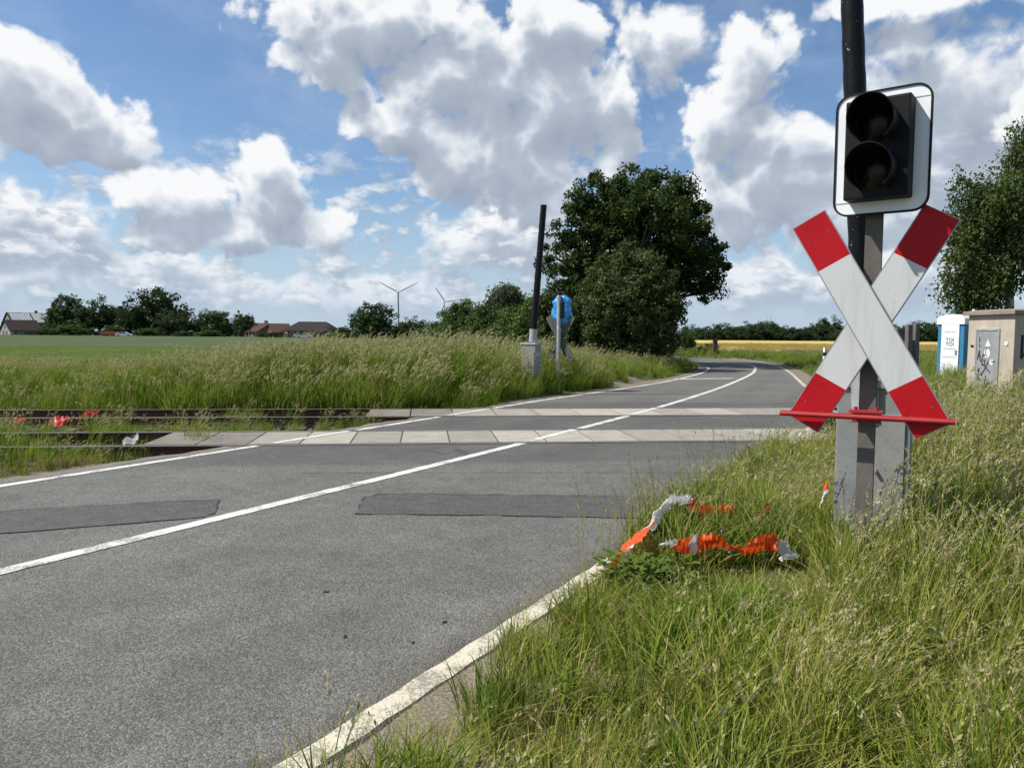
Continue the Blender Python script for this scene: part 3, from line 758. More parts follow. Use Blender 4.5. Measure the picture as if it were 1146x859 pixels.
inv = lambda v, rz: Vector((v.x*math.cos(rz)+v.y*math.sin(rz), -v.x*math.sin(rz)+v.y*math.cos(rz), v.z))
bz = -rad(29.8)
a0 = inv(P(968, 440, 5.0)-cb, bz); a1 = inv(P(951, -70, 5.0)-cb, bz)
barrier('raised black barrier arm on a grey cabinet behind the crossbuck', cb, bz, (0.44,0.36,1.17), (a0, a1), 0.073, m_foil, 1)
cb2 = P(594.5, 400, 19.4); cb2.z = 0.1
a0 = inv(P(596.5, 378, 19.4)-cb2, bz); a1 = inv(P(608.5, 229.5, 19.4)-cb2, bz)
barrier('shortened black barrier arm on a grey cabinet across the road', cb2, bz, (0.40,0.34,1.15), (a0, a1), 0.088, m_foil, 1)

# ------------------------------------------------------------------ hut, toilet, posts behind the tracks
m_hut, t, b = new_mat('stained_render'); v = objc(t)
n1 = t.noise(v, 1.6, 6, 0.65); n2 = t.noise(t.vec('MULTIPLY', v, (3,3,0.5)), 3, 5, 0.6); n3 = t.noise(v, 30, 4, 0.6)
c = t.ramp(n1, [(0.3,(0.36,0.31,0.235)),(0.7,(0.47,0.42,0.335))]); c = t.mix(t.math('MULTIPLY', t.map(n2, .5, .75), .45), c, (0.20,0.17,0.13,1))
t.put(b.inputs['Base Color'], c); b.inputs['Roughness'].default_value = 0.95; t.put(b.inputs['Normal'], t.bump(n3, .4, .01))
m_roof = mat_worn('lichen_concrete_roof', (0.26,0.215,0.17), 0.95, 0.3, 4, (0.12,0.10,0.08), 0.5, bump=.4)
m_doorgrey = mat_worn('grey_steel_door', (0.27,0.275,0.28), 0.55, 0.15, 3, (0.14,0.14,0.13), 0.4)
m_ink = mat_worn('black_spray_paint', (0.008,0.008,0.009), 0.5, 0.2)
m_sticker = mat_worn('pale_sticker', (0.66,0.66,0.64), 0.5, 0.1)
hcorn = P(1132, 440, 19.0); hcorn.z = 0
hrz = TA                                        # local x along the track, y away from it
hut = thing('utility_hut', 'small beige rendered hut with graffiti on its grey steel door', 'hut', hcorn, hrz)
HL, HW, HH = 1.62, 2.9, 2.10
mb = MB(); mb.box((HW/2, HL/2, HH/2-.15), (HW, HL, HH+.3), bev=.015); mb.build('wall', m_hut, hut)
mb = MB(); mb.box((HW/2, HL/2, HH+.055), (HW+.22, HL+.22, .105), bev=.02); mb.box((HW/2, HL/2, HH+.125), (HW+.1, HL+.1, .035), taper=.9); mb.build('roof', m_roof, hut)
dy0, dy1, dz0, dz1 = 0.50, 1.25, -.05, 1.70
mb = MB(); mb.box((-.012,(dy0+dy1)/2,(dz0+dz1)/2), (.03,dy1-dy0,dz1-dz0), bev=.004)
door = mb.build('door', m_doorgrey, hut)
mb = MB()
for (c_, d_) in (((-.015,dy0-.022,(dz0+dz1)/2),(.05,.044,dz1-dz0+.09)),((-.015,dy1+.022,(dz0+dz1)/2),(.05,.044,dz1-dz0+.09)),((-.015,(dy0+dy1)/2,dz1+.025),(.056,dy1-dy0,.048))): mb.box(c_, d_)
mb.build('door_frame', m_galv, hut)
mb = MB(); mb.tube([(-.03,dy0+.08,.95),(-.07,dy0+.08,.95),(-.07,dy0+.2,.95)], .011, 8); mb.build('handle', m_alu, door)
# graffiti strokes; u = across the door seen from outside (left to right = +y to -y), w = height
def strokes(lines, wid, x, u0, w0, su, sw, name, mat, parent):
    mb = MB()
    for L_ in lines:
        for i in range(len(L_)-1):
            (ua, wa), (ub, wb) = L_[i], L_[i+1]
            pa = Vector((x, u0-ua*su, w0+wa*sw)); pb = Vector((x, u0-ub*su, w0+wb*sw)); d = (pb-pa).normalized(); n_ = Vector((0, -d.z, d.y))*wid/2
            pa -= d*wid*.35; pb += d*wid*.35
            x_ = Vector((-.0012*(len(mb.f) % 3),0,0))
            mb.add([pa+n_+x_, pb+n_+x_, pb-n_+x_, pa-n_+x_], [(0,1,2,3)])
    return mb.build(name, mat, parent)
G = [[(.10,.92),(.12,.84)],[(.12,.80),(.13,.76)],                       # i
     [(.04,.55),(.12,.70),(.20,.52)],[(.07,.60),(.18,.60)],              # A
     [(.44,.62),(.34,.64),(.26,.54),(.30,.46),(.42,.46),(.42,.54),(.34,.54)],   # G
     [(.62,.52),(.28,.28),(.24,.34)],[(.44,.44),(.72,.34)],               # slash / K
     [(.08,.36),(.16,.40),(.10,.32)],[(.05,.30),(.20,.22),(.04,.20),(.20,.12),(.06,.10),(.16,.03)],   # zigzag
     [(.52,.28),(.42,.08),(.58,.14),(.70,.18),(.78,.06)],[(.60,.16),(.56,.04)]]
strokes(G, 0.030, -.0300, dy1-.03, 0.10, .68, 1.55, 'graffiti', m_ink, door)
mb = MB()
yc = (dy0+dy1)/2-.03
mb.add([(-.0295,yc+.10,1.30),(-.0295,yc-.10,1.30),(-.0295,yc,1.50)], [(0,1,2)])
mb.add([(-.0295,yc+.02+.11*math.cos(2*math.pi*k/20),1.12+.12*math.sin(2*math.pi*k/20)) for k in range(20)], [tuple(range(20))])
mb.add([(-.0295,yc-.15+.07*math.cos(2*math.pi*k/16),.90+.075*math.sin(2*math.pi*k/16)) for k in range(16)], [tuple(range(16))])
mb.build('sticker', m_sticker, door)
strokes([[(.5,.58),(.45,.50),(.52,.44)]], .02, -.031, dy1-.03, .36, .68, 1.55, 'graffiti', m_ink, door)
mb = MB(); mb.box((-.01, 1.44, 1.30), (.02,.10,.05)); mb.build('vent', m_ink, hut)
mb = MB(); mb.tube([(-.008,.24,1.38),(-.02,.24,1.38)], .06, 14); mb.build('wall_cap', m_sticker, hut); mb = MB(); mb.tube([(-.008,.3,.08),(-.03,.3,.08)], .07, 12); mb.build('wall_cap', m_sticker, hut)
mb = MB(); 
for (a_, b2) in (((.22,1.55),(.22,1.05)),((.22,1.1),(.62,1.1)),((.62,1.1),(.62,1.35))):
    x0, x1 = min(a_[0],b2[0])-.04, max(a_[0],b2[0])+.04; z0, z1 = min(a_[1],b2[1])-.045, max(a_[1],b2[1])+.045
    y_ = -.003-.001*len(mb.f); mb.add([(x0,y_,z0),(x1,y_,z0),(x1,y_,z1),(x0,y_,z1)], [(0,1,2,3)])
mb.build('graffiti', m_ink, hut)

m_tblue = mat_worn('toilet_blue_plastic', (0.035,0.19,0.33), 0.45, 0.12, 3, bump=.05); m_twhite = mat_worn('toilet_white_plastic', (0.74,0.75,0.76), 0.45, 0.08, 3, (0.4,0.39,0.36), .3, bump=.05)
tl = P(1071.5, 425, 28.0); tl.z = 0
trz = -rad(62)                                  # local -y faces the road
toi = thing('portable_toilet', 'blue and white portable toilet with a domed white roof behind the hut', 'portable toilet', tl, trz)
W_, D_, H_ = 0.98, 1.02, 2.02
mb = MB(); mb.box((0,0,H_/2), (W_, D_, H_), bev=.03); mb.box((0,0,.05),(W_+.06,D_+.06,.1)); wall = mb.build('wall', m_tblue, toi)
mb = MB(); mb.box((0,-D_/2-.02,H_/2+.05), (.66,.045,H_-.12), bev=.02); td = mb.build('door', m_twhite, toi)
mb = MB(); arch = [(-W_/2-.03,H_-.02),(W_/2+.03,H_-.02)]+[((W_/2+.03)*math.cos(rad(a)), H_-.02+.16+.20*math.sin(rad(a))) for a in range(0,181,12)]
mb.prism(arch, -D_/2-.05, D_/2+.05); mb.build('roof', m_twhite, toi)
mb = MB(); mb.tube([(.3,.3,2.2),(.3,.3,2.55)], .05, 10); mb.build('vent_pipe', m_twhite, toi)
def text_mesh(s, size, name, mat, parent, loc, rot):
    cu = bpy.data.curves.new(name, 'FONT'); cu.body = s; cu.size = size; cu.align_x = 'CENTER'; cu.extrude = .002; cu.space_line = .85
    tmp = bpy.data.objects.new(name+'_curve', cu); C.objects.link(tmp)
    dg = bpy.context.evaluated_depsgraph_get(); me = bpy.data.meshes.new_from_object(tmp.evaluated_get(dg)); bpy.data.objects.remove(tmp)
    me.materials.clear(); me.materials.append(mat)
    o = bpy.data.objects.new(name, me); C.objects.link(o); o.parent = parent; o.location = loc; o.rotation_euler = rot; return o
m_grey = mat_worn('grey_print', (0.25,0.26,0.27), .6, .1)
text_mesh('TOI\nTOI', .185, 'lettering', m_ink, td, (0,-D_/2-.046,1.38), (rad(90),0,0))
mb = MB()
mb.build('door_print', m_grey, td) if mb.v else None
for z, w in ((1.72,.42),(1.12,.44),(.82,.5)): mb = MB(); mb.box((0,-D_/2-.044,z), (w,.006,.018)); mb.build('print_line', m_grey, td)
mb = MB(); mb.box((.24,-D_/2-.055,1.0),(.06,.03,.16)); mb.build('latch', m_grey, td)

m_wood = mat_worn('silver_grey_old_wood', (0.13,0.12,0.105), 0.9, 0.35, 4, (0.05,0.045,0.04), .5, bump=.5)
def old_post(px, top, w, lab, dy):
    p = P(px, 400, 18.3+dy); zt = P(px, top, 18.3+dy).z
    mb = MB(); mb.box((0,0,zt/2-.1), (w,.13,zt+.2), bev=.015, taper=.94)
    o = mb.build('wooden_post', m_wood); o.location = (p.x,p.y,0); o.rotation_euler = (rad(random.uniform(-1.5,1.5)),rad(random.uniform(-1.5,1.5)),.2)
    tag(o, lab, 'post', 'old posts behind the crossbuck')
old_post(1005.5, 367, .27, 'widest and lowest grey wooden post of the three behind the crossbuck', .1)
old_post(1016.5, 363, .13, 'middle grey wooden post of the three behind the crossbuck', 0)
old_post(1025, 362, .115, 'narrow grey wooden post nearest the yellow field gap, right of its two neighbours', .15)

m_delin = mat_worn('delineator_white', (0.78,0.78,0.76), .5, .08)
def delineator(p, lab, rz=0.3):
    th = thing('delineator_post', lab, 'roadside post', p, rz)
    mb = MB(); mb.prism([(-.06,0),(.06,0),(.05,.98),(-.05,1.04)], -.045, .045); mb.build('post_body', m_delin, th)
    mb = MB(); mb.prism([(-.0575,.70),(.0575,.70),(.0562,.84),(-.0562,.84)], -.047, .047); mb.build('black_band', m_ink, th)
p = P(923, 401, 31); p.z = 0.05; delineator(p, 'white plastic marker post on the outside of the road bend')
p = P(800, 397, 56); p.z = 0
mb = MB(); mb.box((0,0,.55),(.30,.26,1.3),bev=.02); mb.box((0,0,1.23),(.4,.36,.08),bev=.02); o = mb.build('wooden_bollard', mat_worn('brown_timber', (0.09,0.055,0.035), .9)); o.location = p
tag(o, 'short brown wooden post at the edge of the yellow field', 'post')

# ------------------------------------------------------------------ plastic barrier tape, sheets and litter
def mat_film(name, c1, c2, trans=.35):
    m = bpy.data.materials.new(name); m.use_nodes = True; t = NT(m.node_tree); t.n.clear(); v = objc(t); n = t.noise(v, 30, 4, .6)
    c = t.mix(n, col4(c1), col4(c2)); d = t.node('ShaderNodeBsdfPrincipled'); t.put(d.inputs['Base Color'], c); d.inputs['Roughness'].default_value = .4; t.put(d.inputs['Normal'], t.bump(n, .5, .01))
    tr = t.node('ShaderNodeBsdfTranslucent'); t.put(tr.inputs['Color'], c); mx = t.node('ShaderNodeMixShader'); mx.inputs[0].default_value = trans
    t.l.new(d.outputs[0], mx.inputs[1]); t.l.new(tr.outputs[0], mx.inputs[2]); o = t.node('ShaderNodeOutputMaterial'); t.l.new(mx.outputs[0], o.inputs[0]); return m
m_orange = mat_film('orange_plastic', (0.90,0.085,0.012), (0.80,0.14,0.03)); m_wfilm = mat_film('white_plastic', (0.80,0.80,0.80), (0.62,0.63,0.65)); m_redfilm = mat_film('red_plastic', (0.55,0.012,0.014), (0.40,0.01,0.012), .2)
def tape(name, label, pts, segs, width, mats=(m_orange, m_wfilm), grp='warning tape in the verge', amp=1.0):
    """crumpled ribbon along pts; segs = [(end fraction, material index)]"""
    P3 = [Vector(p) for p in pts]; out = []
    for i in range(len(P3)-1):
        p0,p1,p2,p3 = P3[max(i-1,0)],P3[i],P3[i+1],P3[min(i+2,len(P3)-1)]; n = max(8, int((p2-p1).length/.0045))
        for k in range(n):
            t_ = k/n; out.append(0.5*((2*p1)+(-p0+p2)*t_+(2*p0-5*p1+4*p2-p3)*t_*t_+(-p0+3*p1-3*p2+p3)*t_**3))
    out.append(P3[-1]); n = len(out); mb = MB(); K = 9; vs = []; rg = random.Random(len(label))
    ph = [rg.uniform(0,6.28) for _ in range(8)]
    for i, p in enumerate(out):
        f = i/(n-1); d = (out[min(i+1,n-1)]-out[max(i-1,0)]).normalized(); side = Vector((d.y,-d.x,0)); side = side.normalized() if side.length > .01 else Vector((1,0,0))
        tw = 0.95 + 0.45*math.sin(f*13+ph[0]); w_ = width*(.92+.10*math.sin(f*31+ph[1])+.06*math.sin(f*73+ph[2]))
        for k in range(K):
            u = k/(K-1)-.5
            fm = i+5*math.sin(i*.11+ph[6])+3*math.sin(i*.047+ph[7])
            pleat = amp*(.008*math.sin(fm*.62+u*1.6+ph[3])+.005*math.sin(fm*1.13+u*2.5+ph[4])+.012*math.sin(i*.13-u*3+ph[5]))
            pleat *= .55+.9*(.5-u)
            rag = .010*math.sin(fm*.62+ph[6])+.008*math.sin(fm*1.9+ph[1])
            off = Vector((0,0,1))*(u*w_*math.sin(tw)+(rag if k in (0,K-1) else rag*.4)+.02*math.sin(f*17+ph[2])) + side*(u*w_*math.cos(tw)*1.1 + .012*math.sin(u*7+f*20)) + (side*.9+Vector((0,0,.35)))*pleat*1.5
            vs.append(p+off)
    fs = [(i*K+k,i*K+k+1,(i+1)*K+k+1,(i+1)*K+k) for i in range(n-1) for k in range(K-1)]
    mb.add(vs, fs, 0, True)
    for j in range(len(fs)):
        f = (j//(K-1))/(n-1)
        f += .006*math.sin(j*1.3)
        mb.mi[j] = next((m_ for e, m_ in segs if f <= e), segs[-1][1])
    o = mb.build(name, list(mats)); return tag(o, label, 'warning tape', grp)
A = [P(681,634,4.72),P(692,626,4.78),P(703,612,4.85),P(716,600,4.95),P(728,585,5.05),P(740,570,5.2),P(755,562,5.3),P(772,561,5.4),P(790,570,5.4),P(806,577,5.4),P(822,579,5.35)]
tape('warning_tape', 'crumpled white and orange plastic tape arching over weeds beside the road', A, [(.10,0),(.14,1),(.33,0),(.74,1),(1,0)], .155)
B = [P(741,612,4.50),P(757,609,4.52),P(775,606,4.54),P(798,609,4.52),P(820,611,4.50),P(845,611,4.48),P(866,611,4.48),P(880,616,4.5),P(888,622,4.52)]
tape('warning_tape', 'lower strip of orange plastic tape with white ends lying on the grass', B, [(.10,1),(.22,0),(.27,1),(.84,0),(1,1)], .125)
tape('warning_tape', 'small faded red tape scrap half hidden in grass behind the white arch', [P(846,583,5.3),P(853,576,5.3),P(856,568,5.32)], [(1,0)], .06, (m_redfilm,m_wfilm))
tape('warning_tape', 'orange tipped white tape scrap in the grass left of the cabinet', [P(920,560,4.85),P(923,553,4.85),P(925,546,4.86)], [(.55,1),(1,0)], .07)
for (px, py, w, h, lab) in ((66,471,18,9,'largest bright red plastic sheet crumpled against the farther rails'), (19,472,12,8,'leftmost red plastic scrap between the farther rails'), (97,463,7,7,'small red scrap beside the far rail, left of its twin'), (106,462,6,6,'small red scrap by the far rail, right of its twin')):
    y = 12.45 if w > 8 else 14.4
    c_ = P(px, py, y); sx = w*y/FPX/2; sz = h*y/FPX/2
    mb = MB(); K = 12; vs = []
    for i in range(K):
        for j in range(K):
            u, w2 = i/(K-1)*2-1, j/(K-1)*2-1
            vs.append((u*sx*(1+.12*math.sin(w2*4)), .05*math.sin(u*7+w2*3)+w2*.10, w2*sz*(1+.2*math.sin(u*5+1))+.012*math.sin(u*11)))
    mb.add(vs, [(i*K+j,(i+1)*K+j,(i+1)*K+j+1,i*K+j+1) for i in range(K-1) for j in range(K-1)], 0, True)
    o = mb.build('red_plastic_scrap', m_redfilm); o.location = c_; tag(o, lab, 'plastic scrap', 'red plastic between the tracks')
def stone(name, lab, cat, p, r, mat, seed, flat=.6):
    rg = random.Random(seed); bm = bmesh.new(); bmesh.ops.create_icosphere(bm, subdivisions=2, radius=r)
    for q in bm.verts: q.co *= rg.uniform(.8,1.2); q.co.z *= flat
    bm.verts.index_update(); mb = MB(); mb.add([q.co for q in bm.verts], [[q.index for q in f.verts] for f in bm.faces]); bm.free()
    o = mb.build(name, mat); o.location = p; tag(o, lab, cat); return o
m_stone = mat_worn('pale_stone', (0.42,0.40,0.36), .9, .25, 8)
mb = MB(); K = 8
vs = [((i/(K-1)-.5)*.20, (j/(K-1)-.5)*.10, .03*math.sin(i*1.1)+.04*math.sin(j*2)+.05*(i/(K-1))) for i in range(K) for j in range(K)]
mb.add(vs, [(i*K+j,(i+1)*K+j,(i+1)*K+j+1,i*K+j+1) for i in range(K-1) for j in range(K-1)]); o = mb.build('paper_scrap', m_wfilm); o.location = P(147,495,10.6); o.rotation_euler = (rad(12),rad(-8),.3); tag(o, 'torn white sheet caught in weeds left of the nearer slabs', 'litter')
m_bit = mat_worn('dark_twig', (0.03,0.022,0.016), .9)
bits = [((365,662),'dark leaf scrap alone on the asphalt, biggest and leftmost',0.0099),((497,696),'dark leaf scrap on the asphalt close to the worn right edge line',0.0074),((462,719),'tiny black speck on the asphalt below the other scraps',0.0050),((386,712),'dark twig crumb on the asphalt left of the black speck',0.0074)]
for i, ((px,py),lab,r) in enumerate(bits):
    mb = MB(); vs = []
    for k in range(9): a = 2*math.pi*k/9; q = r*(1+.4*math.sin(k*2.3+i)); vs.append((q*1.9*math.cos(a), q*.7*math.sin(a), .004+.004*math.sin(a*2)))
    mb.add(vs+[(x,y,z-.003) for x,y,z in vs], [tuple(range(9)),tuple(range(17,8,-1))]+[(k,9+k,9+(k+1)%9,(k+1)%9) for k in range(9)])
    o = mb.build('leaf_scrap', m_bit); o.location = at(px,py,.004); o.rotation_euler = (0,0,.4*i); tag(o, lab, 'leaf scrap', 'scraps on the asphalt')

# ------------------------------------------------------------------ wind turbines and mast
m_turb = mat_worn('turbine_grey', (0.40,0.42,0.45), .6, .05)
def turbine(hub_px, Y, blade_len, angs, yaw, lab):
    h = P(*hub_px, Y); t_ = thing('wind_turbine', lab, 'wind turbine', (h.x,h.y,0), yaw, 'wind turbines on the horizon')
    mb = MB(); mb.tube([(0,2.5,-2),(0,2.5,h.z-1.2)], [2.4,1.3], 16); mb.build('tower', m_turb, t_)
    mb = MB(); mb.box((0,2.0,h.z), (3.2,8.5,3.2), bev=.7); mb.tube([(0,-2.2,h.z),(0,-3.6,h.z),(0,-4.6,h.z)], [1.6,1.5,.4], 14); mb.build('nacelle', m_turb, t_)
    for a in angs:
        a = rad(a); d = Vector((math.sin(a),0,math.cos(a))); n_ = Vector((d.z,0,-d.x)); mb = MB(); vs = []
        for k in range(11):
            f = k/10; ch = (1.1+1.5*math.sin(min(1,f*4)*math.pi/2)*(1-f)**.8+.25) if f > .03 else 1.0; th_ = .9*(1-f)+.12
            c_ = Vector((0,-3.2,h.z))+d*(1+f*blade_len)
            vs += [c_-n_*ch*.4, c_+Vector((0,-th_/2,0)), c_+n_*ch*.6, c_+Vector((0,th_/2,0))]
        mb.add(vs, [(k*4+j,k*4+(j+1)%4,k*4+4+(j+1)%4,k*4+4+j) for k in range(10) for j in range(4)]+[(40,41,42,43)], 0, True); mb.build('blade', m_turb, t_)
turbine((445.5,327), 1500, 41, (-62,63,180), 0.02, 'taller grey wind turbine with two blades raised like a V')
turbine((497.5,337.5), 1750, 38, (-38,82,202), 0.5, 'farther wind turbine half hidden behind the green hedge trees')
p = P(862,362,420); mb = MB(); mb.tube([(0,0,-1),(0,0,P(862,355,420).z)], .22, 8); o = mb.build('radio_mast', m_turb); o.location = (p.x,p.y,0); tag(o, 'thin grey mast above the far tree row beyond the yellow field', 'mast')

# ------------------------------------------------------------------ farmsteads on the left
m_brickw = mat_worn('red_brown_brick', (0.20,0.105,0.075), .9, .25, 2); m_gwall = mat_worn('dull_house_wall', (0.30,0.29,0.27), .9, .2, 1, spec=.1); m_wwall = mat_worn('white_house_wall', (0.62,0.61,0.58), .85, .12, 1)
m_tile = mat_worn('dark_brown_tiles', (0.040,0.033,0.030), .9, .25, 3, spec=.08); m_tile2 = mat_worn('brown_tiles', (0.080,0.052,0.040), .9, .25, 3, spec=.08)
m_solar, t, b = new_mat('solar_panels'); v = objc(t)
bt = t.node('ShaderNodeTexBrick'); t.l.new(v, bt.inputs[0]); bt.offset = 0; bt.inputs['Scale'].default_value = .6; bt.inputs['Color1'].default_value = (.42,.43,.45,1); bt.inputs['Color2'].default_value = (.58,.59,.60,1); bt.inputs['Mortar'].default_value = (.16,.15,.15,1); bt.inputs['Mortar Size'].default_value = .05
t.put(b.inputs['Base Color'], bt.outputs[0]); b.inputs['Roughness'].default_value = .25
m_glass = mat_worn('window_glass', (0.03,0.035,0.04), .1, .1, spec=.8)
def gable_house(label, px0, px1, ridge, eave, Y, depth, rz, wallm, roofm, wins=4, gable_end=True, hip=0.0, solar=False, name='farm_house', over=.4, chim=True):
    p0, p1 = P(px0, eave, Y), P(px1, eave, Y); w = (p1.x-p0.x); ze = P((px0+px1)/2, eave, Y).z; zr = P((px0+px1)/2, ridge, Y).z
    root = thing(name, label, 'house' if 'barn' not in name else 'barn', ((p0.x+p1.x)/2, Y, 0), rz)
    mb = MB(); hw_, d2 = w/2, depth/2
    vs = [(-hw_,-d2,-.5),(hw_,-d2,-.5),(hw_,d2,-.5),(-hw_,d2,-.5),(-hw_,-d2,ze),(hw_,-d2,ze),(hw_,d2,ze),(-hw_,d2,ze)]
    fs = [(0,1,5,4),(2,3,7,6),(1,2,6,5),(3,0,4,7)]
    if hip == 0: vs += [(-hw_,0,zr-.12),(hw_,0,zr-.12)]; fs += [(4,7,8),(5,9,6)]
    mb.add(vs, fs); wl = mb.build('wall', wallm, root)
    mb = MB(); o_ = over; k = (zr-ze)/d2; xh = hw_+o_
    a_ = [(-xh,-d2-o_,ze-k*o_),(xh,-d2-o_,ze-k*o_),(xh,d2+o_,ze-k*o_),(-xh,d2+o_,ze-k*o_),(-xh+hip,0,zr),(xh-hip,0,zr)]
    b_ = [(x,y,z+.18) for x,y,z in a_]
    mb.add(a_+b_, [(0,1,5,4),(2,3,4,5),(6,7,11,10),(8,9,10,11),(0,1,7,6),(2,3,9,8)]+([(1,2,5),(3,0,4),(7,8,11),(9,6,10),(1,2,8,7),(3,0,6,9)] if hip else [(0,4,10,6),(4,3,9,10),(1,5,11,7),(5,2,8,11)]))
    rf = mb.build('roof', roofm, root)
    if solar:
        mb = MB(); e = .12
        q = lambda x, f: (x, (-d2-o_)*(1-f), (ze-k*o_)+(zr-ze+k*o_)*f+.18+.08)
        for (xa, xb) in ((-xh+.6,-.2),(.3,xh-.6)):
            A_ = [q(xa,.10),q(xb,.10),q(xb,.93),q(xa,.93)]; mb.add(A_+[(x,y,z-e*.5) for x,y,z in A_], [(0,1,2,3),(0,1,5,4),(1,2,6,5),(2,3,7,6),(3,0,4,7)])
        mb.build('solar_panel', m_solar, rf)
    if chim:
        mb = MB(); mb.box((hw_*.35,.8,zr+.2),(.8,.7,1.5)); mb.build('chimney', m_brickw, rf)
    for i in range(wins):
        x = -hw_+w*(i+.5)/wins; mb = MB(); mb.box((x,-d2-.03,ze*.55),(min(1.3,w/wins*.5),.10,1.3)); wn = mb.build('window', m_delin, root)
        mb = MB(); mb.box((x,-d2-.09,ze*.55),(min(1.1,w/wins*.42),.03,1.1)); mb.build('pane', m_glass, wn)
    if gable_end:
        for (y, z) in ((-1.5,ze*.5),(1.5,ze*.5),(0,ze+(zr-ze)*.35)):
            for sx in (-1, 1):
                mb = MB(); mb.box((sx*(hw_+.03),y,z),(.1,1.0,1.2)); mb.build('window', m_glass, root)
    return root
gable_house('white gabled farmhouse with a roof covered in solar panels at the far left', 12, 54, 350.5, 362, 262, 13, 0.8, m_gwall, m_tile, 5, solar=True)
gable_house('low dark roofed barn in front of the solar roof farmhouse', 8, 38, 358.5, 369.5, 240, 10, 0.85, m_gwall, m_tile, 3, name='farm_barn', chim=False)
gable_house('small brown roofed brick house left of the long farm building', 283, 303, 362, 370.5, 232, 9, -0.45, m_brickw, m_tile2, 2)
gable_house('brown tiled brick house touching the long hip roofed building', 302, 322, 362.5, 371.5, 225, 9, 0.5, m_brickw, m_tile2, 2, chim=False)
gable_house('long brick farm building under a dark hipped roof', 323, 377, 360.5, 370.2, 222, 11, 0.0, m_brickw, m_tile, 8, gable_end=False, hip=3.4, chim=False)
m_carw = mat_worn('white_car_paint', (0.75,0.76,0.77), .25, .04, spec=.6); m_tyre = mat_worn('tyre_rubber', (0.02,0.02,0.02), .9)
def car(label, px, py, Y, rz, grp):
    p = P(px, py, Y); root = thing('parked_car', label, 'car', (p.x, Y, 0), rz, grp)
    side = [(-2.1,.32),(-2.12,.75),(-1.95,.98),(-1.5,1.02),(-1.05,1.42),(.35,1.46),(1.0,1.03),(1.85,.90),(2.1,.68),(2.1,.32)]
    mb = MB(); mb.prism(side, -.85, .85); body = mb.build('body', m_carw, root)
    mb = MB()
    for y in (-.856,.856): 
        for poly in ([(-1.35,1.03),(-1.0,1.36),(-.35,1.38),(-.35,1.03)],[(-.27,1.03),(-.27,1.38),(.3,1.4),(.82,1.03)]): mb.add([(x,y,z) for x,z in poly], [tuple(range(len(poly)))])
    mb.build('window', m_glass, body)
    for x in (-1.3,1.3):
        for y in (-.78,.78):
            mb = MB(); mb.tube([(x,y-.1,.33),(x,y+.1,.33)], .33, 14); mb.build('wheel', m_tyre, root)
    for y in (-.55,.55): mb = MB(); mb.box((2.09,y,.72),(.06,.35,.14)); mb.build('headlight', m_alu, body)
    return root
car('white parked car in front of the long brick farm building', 341, 378, 200, .1, 'parked white cars')
car('white parked car beside the red trailer under the farm trees', 139, 374, 215, .2, 'parked white cars')
p = P(123, 375, 215); tr_ = thing('farm_trailer', 'brick red farm trailer parked under the left farm trees', 'trailer', (p.x, 215, 0), .05)
m_trl = mat_worn('faded_red_trailer', (0.42,0.12,0.07), .7, .3, 2)
mb = MB(); mb.box((0,0,1.05),(4.6,2.1,.9),bev=.04)
for k in range(6): mb.box((-2.2+k*.88,-1.07,1.05),(.09,.06,.95))
mb.build('body', m_trl, tr_)
for x in (-1.2,1.2):
    for y in (-.9,.9): mb = MB(); mb.tube([(x,y-.12,.42),(x,y+.12,.42)], .42, 14); mb.build('wheel', m_tyre, tr_)
mb = MB(); mb.tube([(2.3,0,.7),(3.6,0,.5)], .06, 8); mb.build('drawbar', m_trl, tr_)

# ------------------------------------------------------------------ trees
m_bark = mat_worn('bark', (0.085,0.07,0.055), .95, .35, 3, (0.04,0.035,0.03), .5, bump=.6)
m_birchbark = mat_worn('birch_bark', (0.40,0.38,0.35), .85, .2, 2, (0.03,0.028,0.025), .8, bump=.4)
LEAF = {
 'oak':  mat_leaf('oak_leaves', (0.014,0.027,0.008), (0.031,0.054,0.013), (0.062,0.094,0.021), .22),
 'bush': mat_leaf('bush_leaves', (0.030,0.044,0.016), (0.058,0.080,0.027), (0.108,0.134,0.044), .25),
 'hedge':mat_leaf('hedge_leaves', (0.026,0.052,0.013), (0.056,0.102,0.023), (0.100,0.155,0.038), .28),
 'birch':mat_leaf('birch_leaves', (0.034,0.056,0.017), (0.068,0.100,0.028), (0.130,0.165,0.052), .32),
 'far':  mat_leaf('far_leaves', (0.016,0.030,0.013), (0.030,0.054,0.019), (0.055,0.085,0.030), .2, cscale=.25),
 'pale': mat_leaf('pale_willow_leaves', (0.050,0.070,0.040), (0.085,0.110,0.062), (0.125,0.155,0.085), .3),
}
